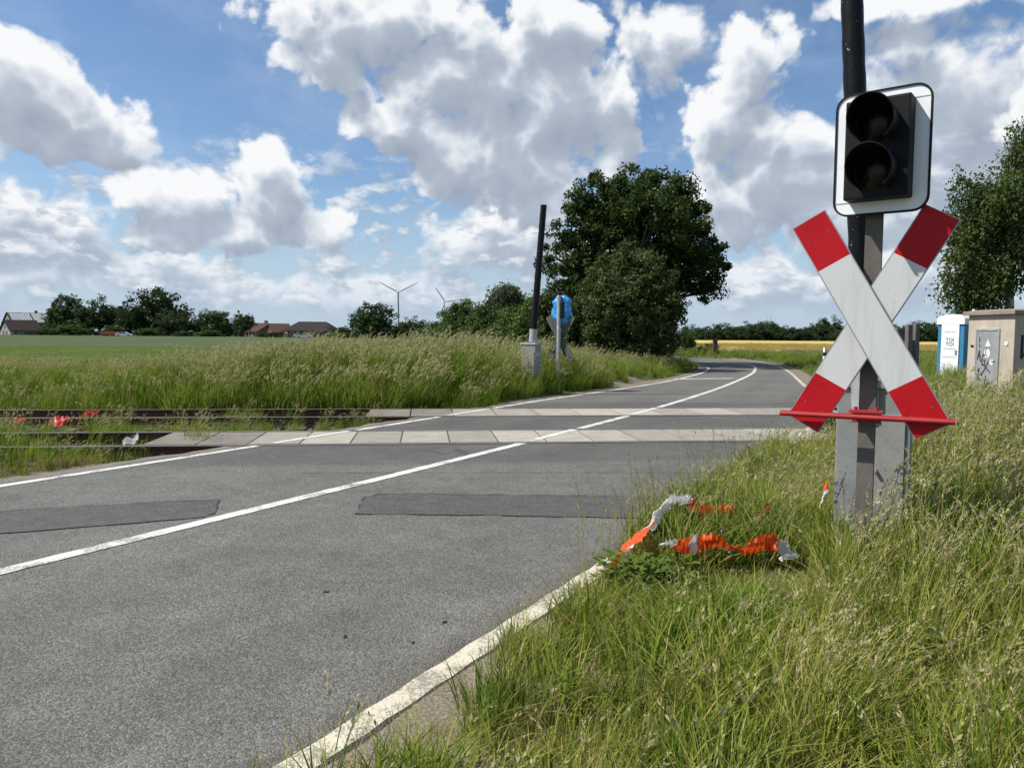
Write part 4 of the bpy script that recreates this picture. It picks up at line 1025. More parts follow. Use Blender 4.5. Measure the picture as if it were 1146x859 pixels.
def leaf_cloud(lobes, n_sub, n_leaf, size, r_sub, seed, droop=0.0, aspect=.62, shell=.55, squash=.8):
    g = np.random.default_rng(seed); cs = []; rs = []; tot = sum(l[3]*l[4] for l in lobes)
    for (cx, cy, cz, rx, rz) in lobes:
        n = max(3, int(n_sub*rx*rz/tot)); d = g.normal(size=(n,3)); d /= np.linalg.norm(d, axis=1)[:,None]
        r = (shell+(1.04-shell)*g.random(n)**.6)[:,None]; bump_ = (1+.16*g.normal(size=n))[:,None]
        cs.append(np.array([cx,cy,cz])+d*r*np.minimum(bump_,1.25)*np.array([rx,rx,rz]))
    cs = np.concatenate(cs); m = len(cs); rr = r_sub*(.55+.9*g.random(m))
    ctr = np.repeat(cs, n_leaf, 0); rr = np.repeat(rr, n_leaf); N = len(ctr)
    off = g.normal(size=(N,3)); off /= np.linalg.norm(off, axis=1)[:,None]; off *= (g.random(N)**.45)[:,None]*rr[:,None]; off[:,2] *= squash
    if droop: off[:,2] -= droop*g.random(N)**1.5*(1+off[:,0]*0)
    p = ctr+off
    nrm = off/ (np.linalg.norm(off,axis=1)[:,None]+1e-6)*.5 + g.normal(size=(N,3))*.6 + np.array([0,0,.55])
    nrm /= np.linalg.norm(nrm,axis=1)[:,None]
    ax = g.normal(size=(N,3))
    if droop: ax = ax*.5+np.array([0,0,-1.0])
    u = np.cross(nrm, ax); u /= np.linalg.norm(u,axis=1)[:,None]+1e-9; w = np.cross(nrm, u)
    s = size*(.6+.8*g.random(N))[:,None]
    v = np.empty((N,4,3)); v[:,0] = p-w*s; v[:,1] = p+u*s*aspect; v[:,2] = p+w*s+nrm*s*.25; v[:,3] = p-u*s*aspect
    lf = np.repeat(np.clip(.5+.22*g.normal(size=N)+np.repeat(.16*g.normal(size=m), n_leaf), 0, 1), 4)
    return v.reshape(-1,3), np.arange(N*4).reshape(-1,4), lf
def crown(name, data, mat, parent):
    me = np_mesh(name, data[0], data[1], {'lf': data[2]}); me.materials.append(mat)
    o = bpy.data.objects.new(name, me); C.objects.link(o); o.parent = parent; return o
def trunk(root, lobes, h, r, mat, seed, stems=1, sink=.3):
    g = random.Random(seed); mb = MB()
    for st in range(stems):
        bx, by = (g.uniform(-.5,.5)*stems*.25, g.uniform(-.5,.5)*stems*.25) if stems > 1 else (0,0)
        top = Vector((bx*1.5+g.uniform(-.2,.2), by*1.5, h)); pts = [Vector((bx,by,-sink))]+[Vector((bx,by,0)).lerp(top, k/5)+Vector((g.uniform(-.06,.06)*h*.1,g.uniform(-.06,.06)*h*.1,0)) for k in range(1,6)]
        mb.tube(pts, [r*1.35,r*1.05,r*.95,r*.85,r*.75,r*.6], 10)
    for (cx,cy,cz,rx,rz) in lobes:
        z0 = h*g.uniform(.55,.98); a = Vector((0,0,z0)); b_ = Vector((cx,cy,cz)); mid = a.lerp(b_,.5)+Vector((g.uniform(-.1,.1)*rx,g.uniform(-.1,.1)*rx,.12*rx))
        mb.tube([a,mid,b_], [r*.42,r*.28,r*.1], 7)
        for k in range(3):
            e = b_+Vector((g.uniform(-1,1)*rx*.8,g.uniform(-1,1)*rx*.8,g.uniform(-.3,.9)*rz*.8)); mb.tube([mid,mid.lerp(e,.6)+Vector((0,0,.05*rx)),e], [r*.2,r*.12,r*.04], 6)
    return mb.build('trunk', mat, root)
def tree(name, label, cat, loc, lobes, leafm, n_sub, n_leaf, size, r_sub, seed, h=2.0, r=.2, stems=1, bark=None, group=None, **kw):
    root = thing(name, label, cat, loc, 0, group)
    trunk(root, lobes, h, r, bark or m_bark, seed, stems)
    crown('crown', leaf_cloud(lobes, n_sub, n_leaf, size, r_sub, seed, **kw), leafm, root)
    return root
def px_lobes(base, Y, items, g, grow=1.0):
    out = []
    for (px, py, r, dy) in items:
        q = P(px, py, Y); rr = r*Y/FPX*grow; out.append((q.x-base.x, dy*rr, q.z-base.z, rr, rr*.92))
    return out
rg = random.Random(5)
base = P(706, 400, 39); base.z = 0
lob = px_lobes(base, 39, [(706,214,34,0),(676,228,34,.3),(738,222,33,-.3),(652,256,34,.4),(765,243,30,.4),(781,276,28,-.2),(793,300,24,.3),(790,326,16,0),(772,312,24,.2),(760,262,34,.5),(630,292,27,-.3),(628,335,26,.5),(716,262,52,-.8),(690,290,55,.8),(740,295,40,.9),(655,330,40,-.3),(720,340,45,.5),(700,240,50,1.3),(760,290,30,-.9),(668,370,34,.2),(735,375,30,.4),(802,288,14,.1)], rg)
tree('oak_tree', 'big dark oak with a broad domed crown left of the road bend', 'tree', base, lob, LEAF['oak'], 1050, 105, .082, .42, 21, h=4.2, r=.36, shell=.5)
base = P(704, 402, 33.5); base.z = 0
lob = px_lobes(base, 33.5, [(705,302,28,0),(680,318,28,.3),(730,318,26,-.2),(664,345,24,.2),(745,345,22,.3),(700,345,42,-.5),(672,375,26,.1),(738,378,24,.2),(705,385,36,-.3),(690,330,34,.7),(725,355,34,.8)], rg)
tree('large_bush', 'dense dusky green bush standing in front of the big oak', 'bush', base, lob, LEAF['bush'], 640, 90, .060, .30, 22, h=1.5, r=.10, stems=5, shell=.5)
hedge = [
 (500,400,66,[(503,370,19,0),(486,380,17,.3),(518,378,20,-.2),(505,385,24,.6)],'hedge','bright green rounded hedge tree at the left end of the hedgerow'),
 (522,400,58,[(522,357,18,0),(512,374,20,.3),(535,370,18,.1),(525,390,24,-.2)],'hedge','fresh green hedge tree second from the left end of the hedgerow'),
 (545,402,54,[(548,360,17,0),(536,376,18,.2),(558,376,18,-.2),(546,392,24,.3)],'hedge','mid green hedge tree just left of the pale drooping tree'),
 (566,400,60,[(566,331,13,0),(574,334,12,.3),(557,338,10,-.2),(566,350,16,.3),(577,352,13,.5)],'pale','pale drooping tree rising above the hedgerow left of the far barrier'),
 (577,402,47,[(580,366,22,0),(565,382,18,.2),(590,380,22,-.2),(575,394,22,.4)],'hedge','dark green hedge bush below the pale drooping tree'),
 (606,402,44,[(608,352,22,0),(596,372,22,.3),(622,365,24,-.3),(606,388,28,.2)],'hedge','tall hedge tree behind the far barrier arm'),
 (632,402,40,[(634,360,22,0),(622,378,20,.3),(645,378,22,-.2),(634,392,24,.3)],'bush','dark hedge bush behind the far crossbuck'),
]
for i, (bx, by, Y, items, mk, lab) in enumerate(hedge):
    base = P(bx, by, Y); base.z = 0; lob = px_lobes(base, Y, items, rg, 1.0 if mk == 'pale' else 1.10); dr = .7 if mk == 'pale' else 0
    tree('drooping_tree' if mk == 'pale' else 'hedge_tree', lab, 'tree', base, lob, LEAF[mk], 420, 80, .085, .46, 40+i, h=1.6, r=.12, stems=1 if mk == 'pale' else 3, group='hedgerow left of the big oak', droop=dr)
# birch behind the hut
base = P(1128, 410, 30); base.z = 0
lob = px_lobes(base, 30, [(1146,150,16,0),(1152,175,22,.3),(1128,205,18,-.2),(1090,208,20,.4),(1112,225,26,-.5),(1150,220,34,.4),(1085,245,24,.2),(1078,280,22,-.3),(1110,265,30,.5),(1140,268,26,-.5),(1074,312,18,.3),(1096,305,26,-.3),(1120,310,18,.3),(1098,335,20,.2),(1155,300,16,-.3),(1170,240,34,.2),(1175,290,26,-.2),(1080,335,12,0)], rg)
tree('birch_tree', 'tall loose birch with drooping twigs behind the hut', 'tree', base, lob, LEAF['birch'], 720, 66, .060, .36, 60, h=6.0, r=.15, bark=m_birchbark, droop=.85, shell=.35, squash=.9)

# far trees: three crowns are shared by the copies
def generic_lobes(W, H, seed, round_=1.0):
    g = random.Random(seed); out = [(0,0,H*.62,W*.30,H*.30)]
    for k in range(8):
        a = k*2.4+g.uniform(-.4,.4); rr = W*g.uniform(.20,.32); z = H*g.uniform(.34,.80); w_ = W*.20*g.uniform(.8,1.2)
        out.append((rr*math.cos(a), rr*math.sin(a), z, w_, w_*.85*H/W))
    return out
protos = {}
def far_tree(key, label, px, base_py, top_py, half_w, Y, mk, seed, name='field_tree', group=None, dense=False, low=False):
    h = P(px, top_py, Y).z; w = half_w*2*Y/FPX; b_ = P(px, base_py, Y)
    kk = (key, mk)
    if kk not in protos:
        W0, H0 = 10., 10.
        lob = generic_lobes(W0, H0, seed)
        if low: lob = [(x,y,z*.72,rx,rz) for x,y,z,rx,rz in lob]+[(-3,0,2,2.4,2.2),(3,0,2.2,2.4,2.2),(0,1,2.2,3,2.4)]
        root = tree(name, label, 'tree', (b_.x,Y,0), lob, LEAF[mk], 230, 42, .21, .85, seed, h=4.0 if not low else 2.0, r=.28, group=group)
        protos[kk] = root
        top0 = max(z+rz for _,_,z,_,rz in lob); root['_t'] = top0
    else:
        root = copy_tree(protos[kk]); root.name = name; root['label'] = label
        if group: root['group'] = group
    root.location = (b_.x, Y, 0); root.rotation_euler = (0,0,seed*1.3); root.scale = (w/10., w/10., h/protos[kk]['_t'])
    return root
G1 = 'trees round the farm on the left'
L = [(78,380,331,20,258,'far','a','broad round topped farm tree, tallest of the left farm cluster'),
 (112,380,335,24,250,'far','b','dark farm tree standing directly behind the red trailer'),
 (147,380,339,14,246,'far','c','narrow dark farm tree between the trailer and the twin crowned giant'),
 (181,380,324,29,252,'far','a','largest twin crowned tree at the middle of the left farm grove'),
 (196,379,351,17,236,'far','b','lower dark tree tucked under the right side of the largest farm tree'),
 (222,379,355,11,240,'far','c','small rounded tree right of the largest farm tree'),
 (243,379,347,15,238,'hedge','b','thin topped tree left of the cone shaped dark tree'),
 (273,379,349,12,232,'far','c','compact dark tree just left of the brown roofed brick house'),
 (258,379,358,12,244,'far','b','bushy tree between the thin topped tree and the compact dark tree'),
 (383,380,365,14,215,'far','c','low dark tree at the right end of the long farm building'),
 (416,381,340,25,200,'far','a','round dark solitary tree below the taller wind turbine'),
 (460,381,356,17,240,'far','b','dark rounded tree right of the solitary tree under the turbine'),
 (444,381,363,12,230,'far','c','small dark tree below the wind turbine tower')]
for i, (px,bp,tp,hw_,Y,mk,key,lab) in enumerate(L): far_tree(key, lab, px, bp, tp, hw_*1.22, Y, mk, 70+i*3, group=G1, low=True)
Lb = [(81,381,363,18,234,'hedge','rounded light green bush left of the red trailer'),(55,380,366,14,240,'far','dark bush beside the low roofed barn'),(165,380,367,13,232,'hedge','light green bush under the largest farm tree'),(128,379,364,11,240,'hedge','dark bush just behind the red trailer'),(206,380,370,12,228,'far','shadowed bush below the lower dark farm tree'),(233,380,369,14,226,'hedge','pale green bush under the thin topped tree'),(300,381,371,12,216,'far','dark bush before the brown roofed brick house'),(355,381,373,18,214,'far','long dark shrub along the wall of the farm building'),(40,380,370,10,236,'far','tiny bush before the low roofed barn'),(394,381,371,12,206,'far','dark shrub at the foot of the solitary tree')]
for i, (px,bp,tp,hw_,Y,mk,lab) in enumerate(Lb): far_tree('d', lab, px, bp, tp, hw_*1.15, Y, mk, 120+i*5, name='farm_bush', group='bushes round the farm on the left', low=True)
G2 = 'row of trees beyond the yellow field'
xs = 772; i = 0; g = random.Random(3)
tops = {852:358,930:354,808:359,1040:357}
while xs < 1215:
    hw_ = g.uniform(13,20); top = g.uniform(361,368)
    for k_, v_ in tops.items():
        if abs(k_-xs) < 12: top = v_+2
    lab = 'dark green tree in the even row beyond the yellow field'
    far_tree('efg'[i % 3], lab, xs, 384, top, hw_*1.25, 205+g.uniform(-8,14), 'far', 200+i, name='field_tree', group=G2, low=True)
    xs += hw_*1.15; i += 1
far_tree('h', 'highest rounded tree in the row behind the yellow field, under the thin mast', 860, 384, 360, 17, 260, 'hedge', 260, group=G2, low=True)
far_tree('d', 'small bush at the inside of the bend beside the large bush', 768, 392, 369, 12, 62, 'hedge', 270, name='field_bush', low=True)
far_tree('d', 'light green low bush right of the oak at the far roadside', 790, 398, 384, 16, 60, 'hedge', 271, name='field_bush', low=True)

# ------------------------------------------------------------------ fields
m_barley, t, b = new_mat('barley_grey_green'); v = pos(t)
n = t.noise(t.vec('MULTIPLY', v, (1,.25,1)), .12, 5, .6); n2 = t.noise(v, 4, 4, .6)
c = t.ramp(t.math('ADD', t.math('MULTIPLY', n, .6), t.math('MULTIPLY', n2, .4)), [(.3,(.055,.080,.034)),(.7,(.090,.118,.054))])
t.put(b.inputs['Base Color'], c); b.inputs['Roughness'].default_value = .95; b.inputs['Specular IOR Level'].default_value = .05; t.put(b.inputs['Normal'], t.bump(n2, .8, .1))
m_wheat, t, b = new_mat('ripe_yellow_grain'); v = pos(t)
n = t.noise(t.vec('MULTIPLY', v, (1,.3,1)), .10, 5, .6); n2 = t.noise(v, 3, 5, .65)
c = t.ramp(t.math('ADD', t.math('MULTIPLY', n, .5), t.math('MULTIPLY', n2, .5)), [(.3,(.34,.26,.085)),(.7,(.56,.45,.17))])
t.put(b.inputs['Base Color'], c); b.inputs['Roughness'].default_value = .95; b.inputs['Specular IOR Level'].default_value = .05; t.put(b.inputs['Normal'], t.bump(n2, .8, .1))
m_meadow, t, b = new_mat('young_green_crop'); v = pos(t)
n = t.noise(t.vec('MULTIPLY', v, (1,.4,1)), .3, 5, .6); n2 = t.noise(v, 6, 5, .65)
c = t.ramp(t.math('ADD', t.math('MULTIPLY', n, .5), t.math('MULTIPLY', n2, .5)), [(.3,(.050,.078,.014)),(.7,(.100,.135,.030))])
t.put(b.inputs['Base Color'], c); b.inputs['Roughness'].default_value = .95; b.inputs['Specular IOR Level'].default_value = .05; t.put(b.inputs['Normal'], t.bump(n2, .9, .12))
m_vergefar, t, b = new_mat('far_green_verge'); v = pos(t)
n = t.noise(v, .5, 5, .6); n2 = t.noise(v, 7, 5, .65)
c = t.ramp(t.math('ADD', t.math('MULTIPLY', n, .5), t.math('MULTIPLY', n2, .5)), [(.3,(.045,.085,.014)),(.7,(.10,.15,.035))])
t.put(b.inputs['Base Color'], c); b.inputs['Roughness'].default_value = .95; b.inputs['Specular IOR Level'].default_value = .05; t.put(b.inputs['Normal'], t.bump(n2, .9, .12))
def field(name, poly, z, mat, amp=.05, step=2.0):
    """crop canopy: top sheet with a slightly uneven surface and vertical sides"""
    bm = bmesh.new(); vs = [bm.verts.new((x,y,z)) for x,y in poly]; f = bm.faces.new(vs)
    r = bmesh.ops.extrude_face_region(bm, geom=[f]); ext = [e for e in r['geom'] if isinstance(e, bmesh.types.BMVert)]
    bmesh.ops.translate(bm, verts=ext, vec=(0,0,-(z+.08))); bmesh.ops.recalc_face_normals(bm, faces=bm.faces)
    me = bpy.data.meshes.new(name); bm.to_mesh(me); bm.free(); me.materials.append(mat)
    o = bpy.data.objects.new(name, me); C.objects.link(o); return tag(o, kind='structure')
field('barley_field', [(-400,60),(-4,60),(-6,75),(-4,120),(10,230),(-40,262),(-420,262)], .28, m_barley)
field('green_crop', [(-260,30),(-6,33.5),(-4.5,59.9),(-260,59.9)], .27, m_meadow)
field('grain_field', [(21,60),(44,66),(140,84),(220,120),(240,198),(30,198),(18,120)], .50, m_wheat)
field('meadow', [(18,20.5),(60,20),(200,60),(200,80),(140,80),(46,63),(26,57.5),(19.5,54),(17.2,50),(17.2,44),(15.6,38),(14.0,31),(14.6,24)], .12, m_vergefar)

# ------------------------------------------------------------------ grass
ST_G = [(.15,(.026,.058,.004)),(.38,(.100,.178,.015)),(.60,(.250,.282,.040)),(.85,(.430,.395,.110))]
m_gr = mat_grass('verge_grass_blades', ST_G, (.52,.45,.25))
ST_B = [(.15,(.062,.118,.008)),(.40,(.125,.208,.016)),(.62,(.205,.282,.030)),(.85,(.300,.335,.060))]
m_grb = mat_grass('bank_grass_blades', ST_B, (.50,.44,.24), trans=.45, psc=.5)
m_dry = mat_grass('dry_grass_blades', [(.2,(.12,.085,.03)),(.5,(.20,.145,.055)),(.8,(.27,.21,.09))], (.3,.25,.12))
m_weedleaf = mat_leaf('weed_leaves', (.050,.085,.012), (.095,.145,.022), (.16,.21,.045), .3, clump=.2)
m_flow = mat_worn('purple_petals', (.30,.16,.50), .6, .15); m_pale = mat_worn('pale_umbels', (.60,.58,.48), .7, .1)
def blades(g, n, rad_, h0, h1, w, lean, dry=.1, curl=1.0, segs=4, clustered=.6):
    a = g.random(n)*2*math.pi; r = rad_*g.random(n)**clustered
    bx, by = r*np.cos(a), r*np.sin(a); h = h0+(h1-h0)*g.random(n)
    dirx = g.normal(size=n)*.5+lean[0]+np.cos(a)*.25; diry = g.normal(size=n)*.5+lean[1]+np.sin(a)*.25
    cv = curl*(.25+.55*g.random(n)); ww = w*(.6+.8*g.random(n))
    fa = g.random(n)*math.pi; sxv, syv = np.cos(fa), np.sin(fa)
    K = segs+1; v = np.zeros((n,K*2,3)); 
    for k in range(K):
        f = k/segs; z = h*(f-.30*cv*f*f*f); off = h*cv*f*f*.8
        cx, cy = bx+dirx*off, by+diry*off; wk = ww*(1-f**1.7)*(.75+.5*math.sin(f*3.0))*.5+ww*.03
        v[:,2*k] = np.stack([cx-sxv*wk, cy-syv*wk, z],1); v[:,2*k+1] = np.stack([cx+sxv*wk, cy+syv*wk, z],1)
    base = (np.arange(n)*K*2)[:,None,None]; q = np.array([[2*k,2*k+1,2*k+3,2*k+2] for k in range(segs)])[None]
    fcs = (base+q).reshape(-1,4); lf = np.repeat(g.random(n), K*2); dr = np.repeat((g.random(n) < dry)*(.35+.6*g.random(n)), K*2)
    return v.reshape(-1,3), fcs, lf, dr, np.zeros(n*K*2)
def stems(g, n, rad_, h0, h1, lean, headlen=.12, nh=14, hs=.010, sw=.0016, dry=.5):
    V, Fq, LF, DR, HD = [], [], [], [], []; o = 0
    for i in range(n):
        a = g.random()*6.283; r = rad_*g.random()**.6; b0 = np.array([r*math.cos(a), r*math.sin(a), 0.]); h = h0+(h1-h0)*g.random()
        d = np.array([lean[0]+g.normal()*.16, lean[1]+g.normal()*.16]); cv = .25+.35*g.random(); lf = g.random(); dr = (g.random() < dry)*(.3+.6*g.random())
        fa = g.random()*3.14; sx = np.array([math.cos(fa), math.sin(fa), 0.])
        pts = []; K = 7
        for k in range(K):
            f = k/(K-1); off = h*cv*f**2.2; pts.append(b0+np.array([d[0]*off, d[1]*off, h*(f-.16*cv*f**4)]))
        vs = []
        for p in pts: vs += [p-sx*sw, p+sx*sw]
        V += vs; Fq += [[o+2*k,o+2*k+1,o+2*k+3,o+2*k+2] for k in range(K-1)]; LF += [lf]*len(vs); DR += [dr]*len(vs); HD += [0.]*len(vs); o += len(vs)
        tip, prev = pts[-1], pts[-2]; ax = (tip-prev)/np.linalg.norm(tip-prev); hl = headlen*(.7+.6*g.random()); hdv = .55+.45*g.random()
        for j in range(nh):
            f = j/(nh-1); c = tip-ax*hl*.55+ax*hl*f+np.array([d[0],d[1],-.55])*hl*.42*f*f
            sd_ = g.normal(size=3); sd_ -= ax*(sd_@ax); sd_ /= np.linalg.norm(sd_)+1e-9; sp = hs*(1.25-.9*f)*(.6+.8*g.random())
            e = ax*1.1+np.array([d[0],d[1],-.6])*.7*f+sd_*.5; e /= np.linalg.norm(e); s2 = np.cross(e, g.normal(size=3)); s2 /= np.linalg.norm(s2)+1e-9
            L1 = sp*2.1; w1 = sp*.42; c2 = c+sd_*sp*.22
            vs = [c2, c2+e*L1*.5+s2*w1, c2+e*L1, c2+e*L1*.5-s2*w1]; V += vs; Fq.append([o,o+1,o+2,o+3]); o += 4; LF += [lf]*4; DR += [0.]*4; HD += [hdv]*4
    return np.array(V), np.array(Fq), np.array(LF), np.array(DR), np.array(HD)
def leaves_weed(g, n, rad_, h, size):
    V, Fq, LF = [], [], []; o = 0
    for i in range(n):
        a = g.random()*6.283; r = rad_*g.random()**.5; z = h*g.random()**.7; c = np.array([r*math.cos(a), r*math.sin(a), z]); s = size*(.6+.8*g.random())
        out = np.array([math.cos(a)+g.normal()*.5, math.sin(a)+g.normal()*.5, .15+g.normal()*.3]); out /= np.linalg.norm(out); sd_ = np.cross(out,[0,0,1.]); sd_ /= np.linalg.norm(sd_)+1e-9; up = np.cross(sd_, out)
        for sgn in (-1,1):
            vs = [c, c+out*s*.45+sd_*sgn*s*.36+up*s*.10, c+out*s*.85+sd_*sgn*s*.22+up*s*.04, c+out*s*1.15-up*s*.12]; V += vs; Fq.append([o,o+1,o+2,o+3] if sgn < 0 else [o+3,o+2,o+1,o]); o += 4; LF += [g.random()*.3+.35]*4
    z0 = np.zeros(len(V)); return np.array(V), np.array(Fq), np.array(LF), z0, z0
def join(*parts):
    V, Fq, A = [], [], [[],[],[]]; o = 0
    for (v,f,lf,dr,hd) in parts:
        V.append(v); Fq.append(f+o); o += len(v)
        for k, q in enumerate((lf,dr,hd)): A[k].append(q)
    return np.concatenate(V), np.concatenate(Fq), {'lf':np.concatenate(A[0]),'dr':np.concatenate(A[1]),'hd':np.concatenate(A[2])}
kits = {}
def kit(name, meshes, mat):
    col = bpy.data.collections.new(name)
    for i, d in enumerate(meshes):
        me = np_mesh(f'{name}_{i:02d}', d[0], d[1], d[2]); me.materials.append(mat if not isinstance(mat, list) else mat[i]); ob = bpy.data.objects.new(f'{name}_{i:02d}', me); col.objects.link(ob)
    kits[name] = col; return col
g = np.random.default_rng(99)
WL = (.55, .05)                              # the wind leans the stems to the right
def thatch(g, n, rad_, w): return blades(g, n, rad_, .16, .42, w, (.9,.1), .75, 2.6, 4)
kit('verge_tuft', [join(blades(g,64,.12,.14,.36,.0066,(.2,0),.10,1.3), thatch(g,6,.12,.004)), join(blades(g,55,.13,.18,.46,.0072,(.3,.05),.12,1.4), thatch(g,8,.14,.004)), join(blades(g,80,.10,.10,.26,.0056,(.1,0),.08,1.2)),
     join(blades(g,50,.13,.2,.5,.0062,(.4,.05),.2,1.2), stems(g,2,.1,.4,.62,WL), thatch(g,8,.14,.004)), join(blades(g,26,.13,.16,.36,.0125,(.25,-.1),.05,1.5), blades(g,30,.12,.15,.38,.0055,(.2,0),.3), stems(g,2,.12,.38,.66,WL,.10,16,.009))], m_gr)
kit('tall_tuft', [join(blades(g,60,.15,.3,.74,.0072,(.4,0),.12,1.1), thatch(g,10,.16,.0045), stems(g,8,.14,.65,.98,WL,.16,26,.0095)), join(blades(g,60,.15,.25,.65,.0060,(.4,0),.2,.9), stems(g,9,.15,.6,.9,WL,.15,26,.0095)),
     join(blades(g,72,.15,.3,.80,.0075,(.35,0),.1,1.0), stems(g,3,.13,.7,1.0,WL,.15,18,.012)), join(blades(g,60,.16,.3,.7,.006,(.45,0),.25,1.0), stems(g,11,.16,.6,.95,WL,.12,16,.010))], m_gr)
kit('bank_tuft', [join(blades(g,55,.22,.4,.9,.013,(.3,0),.05,.8,3), stems(g,7,.2,.8,1.12,WL,.17,12,.020,.003)), join(blades(g,60,.22,.35,.85,.013,(.35,0),.08,.8,3), stems(g,5,.2,.75,1.05,WL,.16,12,.019,.003)),
     join(blades(g,75,.22,.4,.95,.013,(.25,0),.04,.7,3)), join(blades(g,50,.22,.4,.85,.012,(.4,0),.12,.9,3), stems(g,11,.22,.75,1.15,WL,.16,12,.020,.003))], m_grb)
kit('dry_tuft', [join(blades(g,45,.10,.05,.18,.004,(.1,0),.5,1.4)), join(blades(g,35,.12,.04,.14,.004,(.2,.1),.6,1.6))], m_dry)
kit('weed', [join(leaves_weed(g,46,.14,.26,.060)), join(leaves_weed(g,60,.18,.34,.070)), join(leaves_weed(g,36,.12,.10,.045))], m_weedleaf)
def scatter(name, kitname, pts, idx, scl, tilt=.12, label=None):
    """pts (n,3): one tuft of the kit on every point, through geometry nodes"""
    n = len(pts); gg = np.random.default_rng(len(name)+n)
    me = bpy.data.meshes.new(name); me.vertices.add(n); me.vertices.foreach_set('co', np.ascontiguousarray(pts, dtype=np.float32).ravel())
    a = me.attributes.new('idx', 'INT', 'POINT'); a.data.foreach_set('value', np.asarray(idx, dtype=np.int32))
    rot = np.stack([gg.normal(size=n)*tilt, gg.normal(size=n)*tilt, gg.normal(size=n)*.9], 1).astype(np.float32)
    a = me.attributes.new('rot', 'FLOAT_VECTOR', 'POINT'); a.data.foreach_set('vector', rot.ravel())
    s3 = np.stack([np.asarray(scl)*(.9+.3*gg.random(n)), np.asarray(scl)*(.9+.3*gg.random(n)), scl], 1).astype(np.float32)
    a = me.attributes.new('scl', 'FLOAT_VECTOR', 'POINT'); a.data.foreach_set('vector', s3.ravel())
    o = bpy.data.objects.new(name, me); C.objects.link(o)
    ng = bpy.data.node_groups.new(name+'_scatter', 'GeometryNodeTree'); ng.interface.new_socket('Geometry', in_out='INPUT', socket_type='NodeSocketGeometry'); ng.interface.new_socket('Geometry', in_out='OUTPUT', socket_type='NodeSocketGeometry')
    N = ng.nodes; gi, go = N.new('NodeGroupInput'), N.new('NodeGroupOutput'); ip = N.new('GeometryNodeInstanceOnPoints'); ci = N.new('GeometryNodeCollectionInfo')
    ci.inputs['Collection'].default_value = kits[kitname]; ci.inputs['Separate Children'].default_value = True; ci.inputs['Reset Children'].default_value = True
    ip.inputs['Pick Instance'].default_value = True
    def na(nm, ty):
        q = N.new('GeometryNodeInputNamedAttribute'); q.data_type = ty; q.inputs['Name'].default_value = nm; return q.outputs['Attribute']
    ng.links.new(gi.outputs[0], ip.inputs['Points']); ng.links.new(ci.outputs[0], ip.inputs['Instance'])
    ng.links.new(na('idx','INT'), ip.inputs['Instance Index']); ng.links.new(na('scl','FLOAT_VECTOR'), ip.inputs['Scale'])
    er = N.new('FunctionNodeEulerToRotation'); ng.links.new(na('rot','FLOAT_VECTOR'), er.inputs[0]); ng.links.new(er.outputs[0], ip.inputs['Rotation'])
    ng.links.new(ip.outputs[0], go.inputs[0])
    md = o.modifiers.new('scatter', 'NODES'); md.node_group = ng
    return tag(o, label, kind='stuff')
def area(x0, x1, y0, y1, dens, keep):
    n = int((x1-x0)*(y1-y0)*dens); x = x0+(x1-x0)*R.random(n); y = y0+(y1-y0)*R.random(n)
    dr = seg_dist(x, y, RN); dl = -seg_dist(x, y, LN); k = R.random(n) < keep(x, y, dr, dl); x, y, dr, dl = x[k], y[k], dr[k], dl[k]
    return np.stack([x, y, ground_z(x, y)-.012], 1), dr, dl
def vis_cut(x, y):      # only the part of the plane the photo can see, with a margin
    return (np.abs(x) < .74*y+1.6)
bare = lambda x, y: 1-np.clip(.95*np.exp(-(((x-.42)/.30)**2+((y-3.0)/.36)**2))+.75*np.exp(-(((x+.05)/.28)**2+((y-2.45)/.33)**2))+.6*np.exp(-(((x-1.35)/.3)**2+((y-2.7)/.25)**2)), 0, 1)
# how tall the right verge may stand so that tape, road and cabinet stay in view as in the photo
def verge_h(x, y, dr):
    h = .36+.34*sst(dr, .5, 2.4)+.24*sst(y, 4.2, 7.0)*sst(dr, .3, 1.5)
    h += .36*np.exp(-(((x-1.9)/.48)**2+((y-4.0)/.42)**2)); h *= .80+.45*vnoise(x+7,y+3,.55)
    return h
def low_cap(p, s, top):
    """grass stays short in the trampled strip before the tape"""
    px = 573+FPX*p[:,0]/p[:,1]; w = sst(px, 640, 690)*(1-sst(px, 900, 960))*(p[:,1] < 4.75)
    lim = np.clip((1.5-262*p[:,1]/FPX-p[:,2])/top, .12, 3)
    return np.where(w > .5, np.minimum(s, lim), s)
# short grass of the right verge
p_, dr, dl = area(-1.2, 9, 1.4, 9.6, 120, lambda x,y,dr,dl: (dr > .10-.28*sst(y,4.6,6)+.16*R.random(len(x)))*vis_cut(x,y)*bare(x,y)*(.35+.65*sst(dr,.1-.4*sst(y,4.6,6),.55-.5*sst(y,4.6,6)))*(1-.8*(dr < .38)*(y < 2.9)))
s = (.60+.45*R.random(len(p_)))*(.62+.38*sst(dr+.35*sst(p_[:,1],4.6,6),.1,.5))*(.75+.5*vnoise(p_[:,0],p_[:,1],.8)); ix = R.choice(5, len(p_), p=[.25,.25,.2,.15,.15])
s = low_cap(p_, s, np.where(ix < 3, .36, .62)); scatter('verge_grass', 'verge_tuft', p_, ix, s, label='short green grass with seed stems covering the right verge')
p_, dr, dl = area(.2, 12, 2.0, 9.8, 42, lambda x,y,dr,dl: (dr > .55-.5*sst(y,4.8,6.2))*vis_cut(x,y)*sst(dr,.55-.9*sst(y,4.8,6.2),1.6-1.3*sst(y,4.8,6.2))*(.35+.65*vnoise(x,y,1.1))*bare(x,y))
h = verge_h(p_[:,0], p_[:,1], dr); s = h*(.85+.35*R.random(len(p_))); s = low_cap(p_, s, .95); k_ = s > .2; p_, s = p_[k_], s[k_]
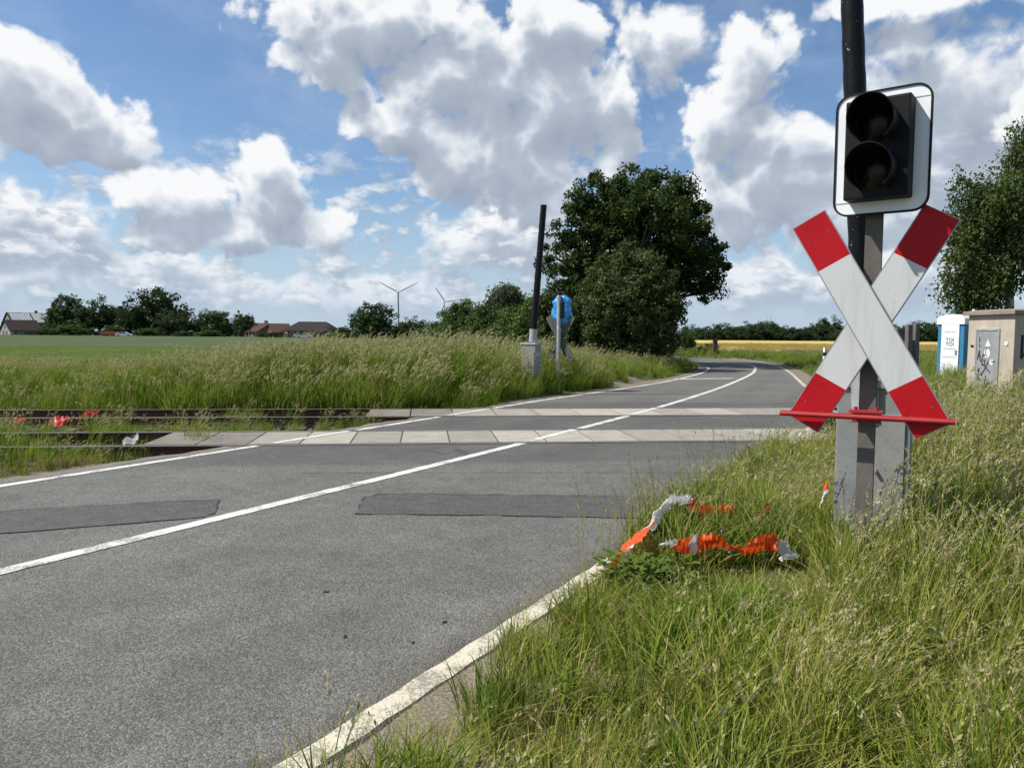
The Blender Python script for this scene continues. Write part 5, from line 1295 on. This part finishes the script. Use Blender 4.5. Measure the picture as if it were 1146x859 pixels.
scatter('tall_verge_grass', 'tall_tuft', p_, R.choice(4, len(p_)), s, label='tall seeding grass leaning right across the right verge')
p_, dr, dl = area(3.5, 24, 7.5, 24, 9, lambda x,y,dr,dl: (dr > .6)*vis_cut(x,y)*((track_y(x,y) < 10.2)+(track_y(x,y) > 16.4)*.8+.35)*(x > 2))
s = .80*(.8+.35*R.random(len(p_)))*np.where(p_[:,1] > 17, .55, 1.0)
scatter('trackside_grass', 'bank_tuft', p_, R.choice(4, len(p_)), s, label='dense pale tall grass between the verge and the hut')
# dry litter and weeds
p_, dr, dl = area(-1.2, 3, 1.4, 7, 55, lambda x,y,dr,dl: (dr > .12)*vis_cut(x,y)*np.clip(.25+(1-bare(x,y))*.9+(1-sst(dr,.2,.9))*.5, 0, 1))
scatter('dry_grass', 'dry_tuft', p_, R.choice(2, len(p_)), .7+.5*R.random(len(p_)), label='dry straw and withered grass over bare soil by the road')
p_, dr, dl = area(-.2, 5, 2.0, 7.5, 26, lambda x,y,dr,dl: (dr > .35)*vis_cut(x,y)*sst(vnoise(x+30,y,.7), .5, .7))
s = .35+.35*R.random(len(p_)); scatter('verge_weeds', 'weed', p_, R.choice(3, len(p_)), s, label='low broad leaved weeds among the verge grass')
c0 = P(768, 600, 5.05)
wp = np.array([[c0.x+R.normal()*.20, c0.y+.10+abs(R.normal())*.12, 0] for _ in range(30)]+[[P(712,640,4.5).x+R.normal()*.10, 4.45+R.normal()*.10, 0] for _ in range(16)]+[[P(850,560,5.6).x+R.normal()*.3, 5.7+R.normal()*.3, 0] for _ in range(26)])
wp[:,2] = ground_z(wp[:,0], wp[:,1])-.01
scatter('bramble_patch', 'weed', wp, R.choice(2, len(wp)), .42+.28*R.random(len(wp)), label='dark leafy weeds growing through the loop of tape')
# sparse tall stems at the road edge in front of the crossing
sp_ = []
for _ in range(46):
    px = 640+R.random()*120; q = at(px, 655-(px-640)*.42-R.random()*30, 0); sp_.append((q.x+.05, q.y, 0))
for _ in range(40):
    px = 760+R.random()*120; q = at(px, 560-(px-760)*.45, 0); sp_.append((q.x, q.y, 0))
sp_ = np.array(sp_); sp_[:,2] = ground_z(sp_[:,0], sp_[:,1])
kit('lone_stems', [join(stems(g,3,.08,.45,.75,(.1,0),.09,16,.007,.0013,.3)), join(stems(g,2,.06,.5,.85,(-.15,0),.07,20,.006,.0014,.2)), join(stems(g,4,.1,.35,.6,(.25,0),.10,14,.008,.0013,.4))], m_gr)
scatter('roadside_stems', 'lone_stems', sp_, R.choice(3, len(sp_)), .7+.4*R.random(len(sp_)), label='thin single seed stems rising at the road edge')

# left bank behind the tracks
def bank_h(x, y): return .60-.18*sst(y-.115*x,18.5,21)*(1-sst(x,-8,-4))+.50*sst(x, -10, -5)+.08*vnoise(x,y,2.0)
p_, dr, dl = area(-26, 12, 12.5, 22.5, 17, lambda x,y,dr,dl: (track_y(x,y) > 15.95)*(dl > .55)*vis_cut(x,y)*((x < 3.5)+.9)*(.5+.5*sst(dl,.5,1.4)))
s = bank_h(p_[:,0], p_[:,1])*(.78+.35*R.random(len(p_)))*(.55+.45*sst(dl,.5,1.8))
scatter('bank_grass', 'bank_tuft', p_, R.choice(4, len(p_), p=[.3,.25,.25,.2]), s, label='dense tall grass bank behind the tracks on the left')
p_, dr, dl = area(-38, 14, 22, 40, 6.5, lambda x,y,dr,dl: (dl > .5)*vis_cut(x,y)*np.where(x < -5, y < 24.5, 1.0)*(.5+.5*sst(dl,.5,1.6)))
s = (.42+.46*sst(p_[:,0],-9,-3)-.22*sst(p_[:,0], 1, 5))*(.8+.35*R.random(len(p_)))*(.6+.4*sst(dl,.5,1.8))
scatter('bank_grass', 'bank_tuft', p_, R.choice(4, len(p_)), s, label='thinner tall grass in front of the green crop and hedgerow')
p_, dr, dl = area(2, 14, 38, 52, 5, lambda x,y,dr,dl: (dl > .4)); s = .6*(.8+.4*R.random(len(p_)))
scatter('bend_grass', 'bank_tuft', p_, R.choice(4, len(p_)), s, label='grass on the inside of the far road bend')
p_, dr, dl = area(8, 60, 22, 66, 3.2, lambda x,y,dr,dl: (dr > .5)*(y > 21+.0*x)*(x < .72*y)); s = .55*(.7+.5*R.random(len(p_)))*np.where(dr < 2, .6, 1)
scatter('meadow_grass', 'bank_tuft', p_, R.choice(4, len(p_)), s, label='green meadow grass outside the far road bend')
# tracks and the left shoulder
p_, dr, dl = area(-14, -1, 6, 17, 26, lambda x,y,dr,dl: (dl > .42)*vis_cut(x,y)*(track_y(x,y) < 16.4)*np.where(track_y(x,y) < 10.2, .9, np.where((track_y(x,y) > 12.2)*(track_y(x,y) < 13.9), .55, .10))*(.3+.9*sst(vnoise(x,y+40,.9), .3, .6)))
s = np.where(track_y(p_[:,0],p_[:,1]) < 10.3, .34+.14*sst(dl,.5,2.2), .34)*(.7+.5*R.random(len(p_)))*(.55+.45*sst(dl,.4,1.0))
scatter('track_weeds', 'bank_tuft', p_, R.choice(4, len(p_)), s, label='grass and weeds growing between the rails and the road')
p_, dr, dl = area(-12, -1, 6, 11, 30, lambda x,y,dr,dl: (dl > .36)*(dl < 1.2)*vis_cut(x,y)*(track_y(x,y) < 10.4))
scatter('dry_grass', 'dry_tuft', p_, R.choice(2, len(p_)), .7+.6*R.random(len(p_)), label='withered grass along the left road shoulder')
cl = []
for (px, py, n_, sp) in ((28,494,12,.5),(90,490,12,.4),(130,476,4,.5),(240,478,6,.6),(12,480,5,.4),(205,497,5,.25),(310,470,5,.7)):
    q = at(px, py, -.1)
    for _ in range(n_): cl.append((q.x+R.normal()*sp, q.y+R.normal()*.22, -.12))
cl = np.array(cl); cl[:,2] = np.minimum(ground_z(cl[:,0], cl[:,1]), -.02)
scatter('rail_side_grass', 'bank_tuft', cl, R.choice([0,1,3], len(cl)), .40+.22*R.random(len(cl)), label='pale seeding grass clumps standing against the left rails')
p_, dr, dl = area(-46, -3, 28, 60, 1.7, lambda x,y,dr,dl: (np.abs(x) < .74*y)*(y > 30)); p_[:,2] = .06
scatter('young_crop_blades', 'bank_tuft', p_, np.full(len(p_), 2), .30+.10*R.random(len(p_)), label='bright green young crop strip behind the grass bank')
def flower(g, n, rad_, h, hs, nh):
    V, Fq = [], []; o = 0
    for i in range(n):
        a = g.random()*6.283; rr = rad_*g.random()**.5; c = np.array([rr*math.cos(a)+.05, rr*math.sin(a), h*(.7+.5*g.random())])
        for j in range(nh):
            p = c+g.normal(size=3)*hs*.8; u = g.normal(size=3); u /= np.linalg.norm(u); w = np.cross(u, g.normal(size=3)); w /= np.linalg.norm(w)
            V += [p-u*hs*.6, p+w*hs*.5, p+u*hs*.6, p-w*hs*.5]; Fq.append([o,o+1,o+2,o+3]); o += 4
    z = np.zeros(len(V)); return join((np.array(V), np.array(Fq), z, z, z))
kit('flower', [flower(g,3,.08,.34,.009,7), flower(g,2,.06,.42,.008,8), flower(g,1,.05,.5,.006,12)], [m_flow, m_flow, m_pale])
p_, dr, dl = area(.6, 4.2, 2.3, 5.5, 5, lambda x,y,dr,dl: (dr > .7)*vis_cut(x,y)*sst(vnoise(x+50,y+20,.6), .45, .7))
scatter('wild_flowers', 'flower', p_, R.choice(3, len(p_), p=[.3,.2,.5]), .8+.4*R.random(len(p_)), label='tiny purple and cream wild flowers in the right verge')
# the grain: uneven ears along the canopy
kit('grain_tuft', [join(stems(g,26,.5,.5,.68,(.2,0),.12,8,.022,.004,1.0)), join(stems(g,22,.5,.48,.64,(.1,.1),.12,8,.022,.004,1.0))], mat_grass('grain_ears', [(.2,(.26,.18,.05)),(.6,(.42,.31,.10)),(.85,(.52,.40,.15))], (.50,.36,.11)))
p_, dr, dl = area(20, 130, 58, 100, 1.6, lambda x,y,dr,dl: (y > 60+(x-21)*.26)*(x < .75*y)); p_[:,2] = 0
scatter('grain_ears', 'grain_tuft', p_, R.choice(2, len(p_)), .95+.2*R.random(len(p_)), label='yellow ripe ears along the near edge of the grain field')
# ballast
bm = bmesh.new(); bmesh.ops.create_icosphere(bm, subdivisions=1, radius=.03); vv = np.array([tuple(q.co) for q in bm.verts]); ff = np.array([[q.index for q in f.verts] for f in bm.faces]); bm.free()
m_ball = mat_worn('ballast_stone', (.15,.13,.115), .95, .4, 20)
kit('ballast_stone', [(vv*(1+.25*np.random.default_rng(k).normal(size=vv.shape)), ff, {}) for k in range(4)], m_ball)
p_, dr, dl = area(-12, -1, 9, 17, 90, lambda x,y,dr,dl: (dl > .4)*vis_cut(x,y)*(track_y(x,y) > 9.8)*(track_y(x,y) < 16.4)); p_[:,2] += .03
scatter('ballast', 'ballast_stone', p_, R.choice(4, len(p_)), .8+.8*R.random(len(p_)), tilt=1.0, label='dark grey ballast stones of the two tracks')
